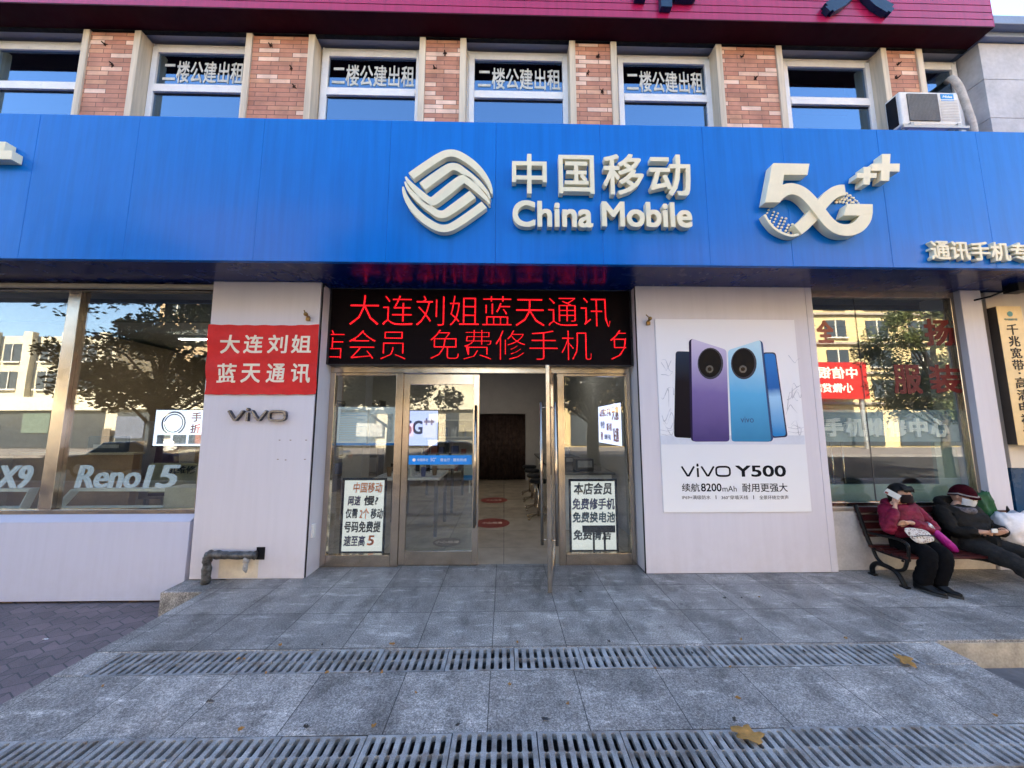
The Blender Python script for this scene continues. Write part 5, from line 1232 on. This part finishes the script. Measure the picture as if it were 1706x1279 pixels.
soft_bag('cloth_bag', (5.50, -.20, .326), .11, .06, .57, pm('green_cloth', (.004, .07, .022), .6, 0, .2, 8, .3, 20), 'green bag behind the shoulder of the person in the beanie', 9, .7)

# ------------------------------------------------------------------ across the street (seen in the glass)
OB = empty('opposite_building', (-42, -27, -.25), 'long cream three storey building across the street, seen only in the window glass', 'building')
CRW = pm('cream_render', (.62, .56, .42), .8, 0, .1, 1); TANW = pm('tan_render', (.42, .30, .18), .85, 0, .12, 1); DG = pm('dark_glazing', (.05, .06, .07), .12)
m = mb(); m.box(-75, -33.5, -40, -27.0, -.3, 9.3)
for i in range(14): x = -75+i*3.1; m.box(x, x+.7, -27.0, -26.6, 4.0, 9.6)
m.build('wall', CRW, OB)
for fl_ in range(2):
    for i in range(13):
        x = -74.2+i*3.1; wnd = mb().box(x+.35, x+1.95, -27.01, -26.9, 4.7+fl_*2.4, 6.2+fl_*2.4).build('window', DG, OB)
mb().box(-75, -33.5, -26.95, -26.4, 2.9, 4.0).build('sign_band', pm('cream_sign', (.7, .64, .48), .6), OB)
join(text('中国移动通信', -52, -46, 3.1, 3.8, -26.38, .02), text('手机大卖场', -44, -38, 3.1, 3.8, -26.38, .02)).xf(Matrix.Translation((-90, 0, 0)) @ Matrix.Scale(1, 4)).build('sign_lettering', BK, OB) if False else None
mb().box(-75, -33.5, -27.02, -26.8, -.2, 2.85).build('shopfront', DG, OB)
OB2 = empty('opposite_building', (-24, -33, -.25), 'tall tan apartment block across the street, seen only in the window glass', 'building')
mb().box(-36, -14, -50, -33, -.3, 24).build('wall', TANW, OB2)
for f_ in range(7):
    for i in range(7):
        x = -35+i*3.0
        mb().box(x, x+1.7, -33.02, -32.9, 4.5+f_*2.9, 6.0+f_*2.9).build('window', DG, OB2)
    mb().box(-36, -14, -33.4, -33.01, 3.6+f_*2.9, 3.9+f_*2.9).build('floor_band', pm('yellow_band', (.6, .45, .2), .8), OB2)
OB3 = empty('opposite_building', (-18, -26, -.25), 'low cream shop row across the street, seen only in the glass', 'building')
mb().box(-33.2, 4, -32.8, -26.5, -.3, 5.2).build('wall', CRW, OB3); mb().box(-33.2, 4, -26.49, -26.0, 3.0, 4.3).build('sign_band', pm('cream_sign', (.7, .64, .48), .6), OB3)
def back_text(body, xc, z0, z1, wd, y):
    t = text(body, -wd/2, wd/2, z0, z1, 0, .03, bold=.02); t.v = [(xc-x, y-yy, z_) for x, yy, z_ in t.v]; return t
join(back_text('中国移动', -24, 3.3, 4.0, 4, -25.97), back_text('5G', -18.5, 3.25, 4.05, 1.4, -25.97), back_text('手机维修', -12, 3.3, 4.0, 4, -25.97)).build('sign_lettering', BK, OB3)
for i in range(8): mb().box(-32+i*4.5, -29+i*4.5, -26.48, -26.3, -.1, 2.7).build('shopfront', DG, OB3)
OB4 = empty('opposite_building', (30, -27, -.25), 'yellow five storey building across the street to the right, seen only in the window glass', 'building')
mb().box(4.5, 70, -45, -28, -.3, 18).build('wall', pm('yellow_render', (.62, .48, .25), .85, 0, .1, 1), OB4)
for f_ in range(5):
    for i in range(16):
        x = 6+i*4.0; mb().box(x, x+2.0, -28.0, -27.9, 4.3+f_*2.8, 5.9+f_*2.8).build('window', DG, OB4)
    mb().box(4.5, 70, -27.99, -27.7, 3.6+f_*2.8, 3.8+f_*2.8).build('floor_band', pm('grey_band', (.35, .3, .25), .8), OB4)
for i in range(8): mb().box(6+i*7.5, 12+i*7.5, -28.02, -27.85, -.1, 2.9).build('shopfront', DG, OB4)
RS = empty('bank_sign', (27, -25, 3.5), 'red lit shop sign across the street, seen only in the window glass', 'sign')
mb().box(24.2, 30.5, -25.6, -25.0, 3.9, 7.0).build('sign_box', emit('red_lightbox', (.75, .03, .02), .4), RS)
join(back_text('中信银行', 27.4, 5.6, 6.6, 4.6, -24.97), back_text('小微贷款', 27.4, 4.4, 5.2, 3.6, -24.97)).build('sign_lettering', emit('white_lightletter', (1, .9, .7), .6), RS)
mb().box(21.8, 23.6, -25.4, -24.9, 1.0, 6.8).build('side_panel', emit('red_lightbox', (.75, .03, .02), .4), RS)
t = MB()
for i, c_ in enumerate('诚信经营店'): q = back_text(c_, 22.7, 5.6-i*1.1, 6.5-i*1.1, 1.1, -24.87); t.add(q.v, q.f)
t.build('sign_lettering', MATS['white_lightletter'], RS)
mb().tube([(24.5, -25.4, -.3), (24.5, -25.4, 3.9)], .15, 8).build('post', ALU, RS); mb().tube([(30.2, -25.4, -.3), (30.2, -25.4, 3.9)], .15, 8).build('post', ALU, RS)
LEAFG = mat_leafy('street_tree_leaf', (.025, .04, .012), (.11, .12, .03)); BARK = pm('bark', (.09, .07, .055), .9, 0, .3, 8, .6, 20)
def tree_meshes(seed, h=7.2, r=2.5, n=19000):
    rnd = random.Random(seed); tr = mb(); tr.tube([(0, 0, -.4), (.05, .02, 1.2), (.0, .05, 2.2), (.08, 0, h*.6), (.0, .0, h*.85)], [.2, .16, .14, .09, .04], 10)
    clumps = []
    for i in range(52):
        a = rnd.uniform(0, 6.28); zc = rnd.uniform(2.4, h); rad = r*math.sin(math.pi*min(.95, max(.25, (zc-1.4)/(h-.8))))*rnd.uniform(.3, 1)
        c_ = V3((rad*math.cos(a), rad*math.sin(a), zc)); clumps.append((c_, rnd.uniform(.4, .85)))
        if i % 2 == 0: tr.tube([(0, 0, zc*.62), tuple(c_*.6+V3((0, 0, zc*.32))), tuple(c_)], [.05, .03, .01], 6)
    lf_ = MB()
    for i in range(n):
        c_, cr = clumps[rnd.randrange(len(clumps))]; d = V3((rnd.gauss(0, 1), rnd.gauss(0, 1), rnd.gauss(0, .8))); d = d.normalized()*cr*rnd.random()**.4; p = c_+d
        u = V3((rnd.gauss(0, 1), rnd.gauss(0, 1), rnd.gauss(0, .7))).normalized(); v = u.orthogonal().normalized(); s1_ = rnd.uniform(.045, .085); s2_ = s1_*.6
        k = len(lf_.v); lf_.v += [tuple(p-u*s1_), tuple(p-v*s2_), tuple(p+u*s1_), tuple(p+v*s2_)]; lf_.f.append([k, k+1, k+2, k+3])
    return tr, lf_
tp = empty('street_tree', (0, 0, 0), 'street tree across from the left display window, seen only in the glass', 'tree', 'street trees along the kerb')
tr, lf_ = tree_meshes(4); tr.build('trunk', BARK, tp, smooth=True); lf_.build('crown', LEAFG, tp)
tp.location = (-12.4, -8.9, -.2); tp.scale = (1.35, 1.2, 1.1)
dup(tp, (-4.1, -8.9, -.2), 'leafy street tree at the kerb across from the entrance, seen only in the glass', None, 1.9)
dup(tp, (3.4, -9.0, -.2), 'leafy street tree at the kerb right of the entrance, seen only in the glass', None, 3.3)
dup(tp, (16.4, -8.8, -.2), 'street tree across from the right display window, seen only in the glass', None, 4.4).scale = (.8, .8, .95)
# a parked white car reflected in the closed door
CR = empty('parked_car', (-2.2, -11.5, -.39), 'white saloon car parked at the far kerb line, seen only in the door glass', 'car')
prof = [(-2.25, .28), (-2.28, .62), (-2.1, .80), (-1.25, .92), (-.62, 1.36), (.65, 1.40), (1.45, 1.0), (2.15, .92), (2.27, .62), (2.24, .28)]
m = mb(); m.prism([(x-2.2, z_-.39) for x, z_ in prof], -10.65, -12.35); m.build('body', pm('car_white', (.7, .7, .7), .25, 0, .03, 3, coat=.6), CR, bevel=.09, seg=3)
gl2 = mb()
for y0_ in (-10.642, -12.362): gl2.prism([(x-2.2, z_-.39) for x, z_ in [(-1.05, .95), (-.55, 1.30), (.0, 1.33), (.0, .95)]], y0_, y0_+.004); gl2.prism([(x-2.2, z_-.39) for x, z_ in [(.06, .95), (.06, 1.33), (.6, 1.33), (1.2, .99)]], y0_, y0_+.004)
gl2.build('side_window', DG, CR)
for x in (-1.4, 1.42):
    for y in (-10.75, -12.25):
        wl = mb(); wl.tube([(x-2.2, y-.1, -.07), (x-2.2, y+.1, -.07)], .32, 20).build('wheel', BLACK, CR); mb().tube([(x-2.2, y-.106, -.07), (x-2.2, y+.106, -.07)], .19, 16).build('rim', ALU, CR)
for q in (0, 1): mb().box(-2.2-2.285+q*4.5, -2.2-2.2+q*4.48, -12.2, -11.8, .2, .33).build('headlight' if q == 0 else 'tail_light', pm('lamp_%d' % q, (.7, .7, .65) if q == 0 else (.4, .02, .02), .2), CR)

for i, (x, c_, lab) in enumerate(((-15.5, (.03, .03, .035), 'black saloon car parked to the left across the street, seen only in the glass'), (-9.2, (.25, .25, .27), 'grey saloon car parked left of the white car, seen only in the glass'))):
    q = dup(CR, (x, -11.5, -.39), lab, 'cars parked across the street')
    b_ = [ch for ch in q.children if ch.name.startswith('body')][0]; b_.material_slots[0].link = 'OBJECT'; b_.material_slots[0].material = pm('car_paint_%d' % i, c_, .25, 0, .03, 3, coat=.6)
CR['group'] = 'cars parked across the street'

# more of the street's ground-floor clutter, shop stock and small litter
rnd = random.Random(31); pcs = [pm('street_poster_%d' % i, c_, .6) for i, c_ in enumerate(((.28, .12, .09), (.12, .14, .19), (.3, .27, .2), (.38, .37, .34), (.12, .16, .13), (.16, .13, .1)))]
for own, xa, xb, yb in ((OB3, -33, 3.5, -26.29), (OB, -70, -34, -26.79)):
    x = xa
    while x < xb-3:
        wd = rnd.uniform(.6, 2.4); z_ = rnd.uniform(-.1, 1.2); mb().box(x, x+wd, yb, yb+.06, z_, min(2.7, z_+rnd.uniform(.8, 2.2))).build('shopfront_panel', pcs[rnd.randrange(6)], own); x += wd+rnd.uniform(.3, 2.2)
for own, ya, wins in ((OB2, -32.9, [(-35+i*3.0, 4.5+f_*2.9, 1.7, 1.5) for f_ in range(7) for i in range(7)]), (OB4, -27.9, [(6+i*4.0, 4.3+f_*2.8, 2.0, 1.6) for f_ in range(5) for i in range(14)]), (OB, -26.9, [(-73.85+i*3.1, 4.7+f_*2.4, 1.6, 1.5) for f_ in range(2) for i in range(13)])):
    m = mb()
    for x, z_, wd, h_ in wins: m.box(x+wd*.48, x+wd*.53, ya+.002, ya+.05, z_, z_+h_); m.box(x-.08, x+wd+.08, ya-.05, ya+.16, z_-.14, z_-.01)
    o = m.build('window_trim', pm('pale_trim', (.6, .57, .5), .6), own); o['kind'] = 'stuff'
for i in range(9):
    x, y = -1.85+.2*(i % 4)+rnd.uniform(-.03, .03), (1.75 if i < 4 else 3.0+.35*(i-4))
    r = empty('display_phone', (x, y, .87), 'small dark phone on a clear stand on the white display tables', 'phone', 'phones on the display tables')
    mb().box(x-.035, x+.035, y, y+.008, .90, 1.03).build('handset', BLACK, r, bevel=.003); mb().box(x-.03, x+.03, y-.01, y+.05, .871, .899).build('stand', pm('clear_stand', (.5, .5, .52), .2), r)
r = empty('floor_sign', (-.86, 4.9, 0), 'small pale blue standing sign behind the closed door', 'sign'); mb().box(-1.03, -.69, 4.89, 4.91, .3, .95).build('panel', pm('pale_blue_sign', (.45, .6, .72), .5), r); mb().box(-1.03, -.69, 4.886, 4.889, .3, .42).build('foot_band', STRIP, r); mb().box(-.88, -.84, 4.87, 4.93, 0, .3).build('post', ALU, r)
GS = empty('goods_shelf', (-1.8, 6.5, 0), 'white goods shelf full of boxes against the back wall of the shop', 'shelf')
m = mb()
for z_ in (.3, .8, 1.3, 1.8): m.box(-2.4, -.95, 6.4, 6.8, z_, z_+.03)
for x in (-2.42, -.95): m.box(x, x+.02, 6.4, 6.8, 0, 2.1)
m.build('rack', WT, GS)
for z_ in (.33, .83, 1.33):
    x = -2.35
    while x < -1.1:
        wd = rnd.uniform(.08, .22); tag(mb().box(x, x+wd, 6.42, 6.6, z_, z_+rnd.uniform(.12, .36)).build('goods_box', bm_[rnd.randrange(5)], bevel=.004), 'small goods box standing on the white shelf at the back of the shop', 'box', 'goods boxes on the back shelf'); x += wd+rnd.uniform(.02, .12)
for i in range(34):
    u = rnd.random(); x = rnd.uniform(-2.6, 2.9); y = rnd.choice((G1A+.03, G1B-.03, G2A+.03, G1A+.5*(G1B-G1A), rnd.uniform(-2.2, -.3), rnd.uniform(-2.2, -1.7)))
    o = leaf_mesh(rnd.uniform(.006, .013), i+40).build('leaf_crumb', LEAF if i % 3 else pm('grit', (.08, .07, .06), .8)); o.location = (x, y, .003); o.rotation_euler = (0, 0, rnd.uniform(0, 6)); tag(o, 'tiny dry leaf crumb or grit on the grey stone paving', 'litter', 'crumbs of litter on the paving')

r = empty('service_desk', (-5.8, 1.0, 0), 'brown wooden service desk inside the left display window', 'desk')
mb().box(-7.2, -5.25, .95, 1.05, 0, 1.24).build('front_panel', pm('desk_brown', (.30, .17, .09), .45, 0, .15, 6), r); mb().box(-7.25, -5.2, .9, 1.06, 1.241, 1.27).build('desktop', pm('desk_top', (.5, .4, .28), .35), r)
r = empty('printer', (-5.62, 1.2, 1.27), 'dark printer on the brown service desk', 'printer'); mb().box(-5.95, -5.4, .98, 1.04, 1.271, 1.5).build('casing', pm('dark_gear', (.05, .05, .055), .4), r, bevel=.02); mb().box(-5.85, -5.5, .972, .979, 1.33, 1.38).build('paper_slot', pm('grey_gear', (.25, .25, .26), .3), r)
r = empty('standing_poster', (-5.0, 1.6, 0), 'dusky purple standing poster deep in the left display window', 'poster'); mb().box(-5.75, -4.95, 1.6, 1.62, .5, 1.72).build('sheet', pm('poster_mauve', (.42, .36, .36), .5, 0, .15, 4), r)
m = mb(); m.disc(-5.38, 1.48, .10, .12, 1.596, 1.599); m.prism([(-5.6, .55), (-5.12, .55), (-5.2, 1.3), (-5.38, 1.4), (-5.55, 1.3)], 1.597, 1.5995); m.build('printed_figure', pm('poster_plum', (.10, .05, .10), .5, 0, .3, 12), r); mb().box(-5.4, -5.3, 1.605, 1.64, 0, .499).build('post', ALU, r)
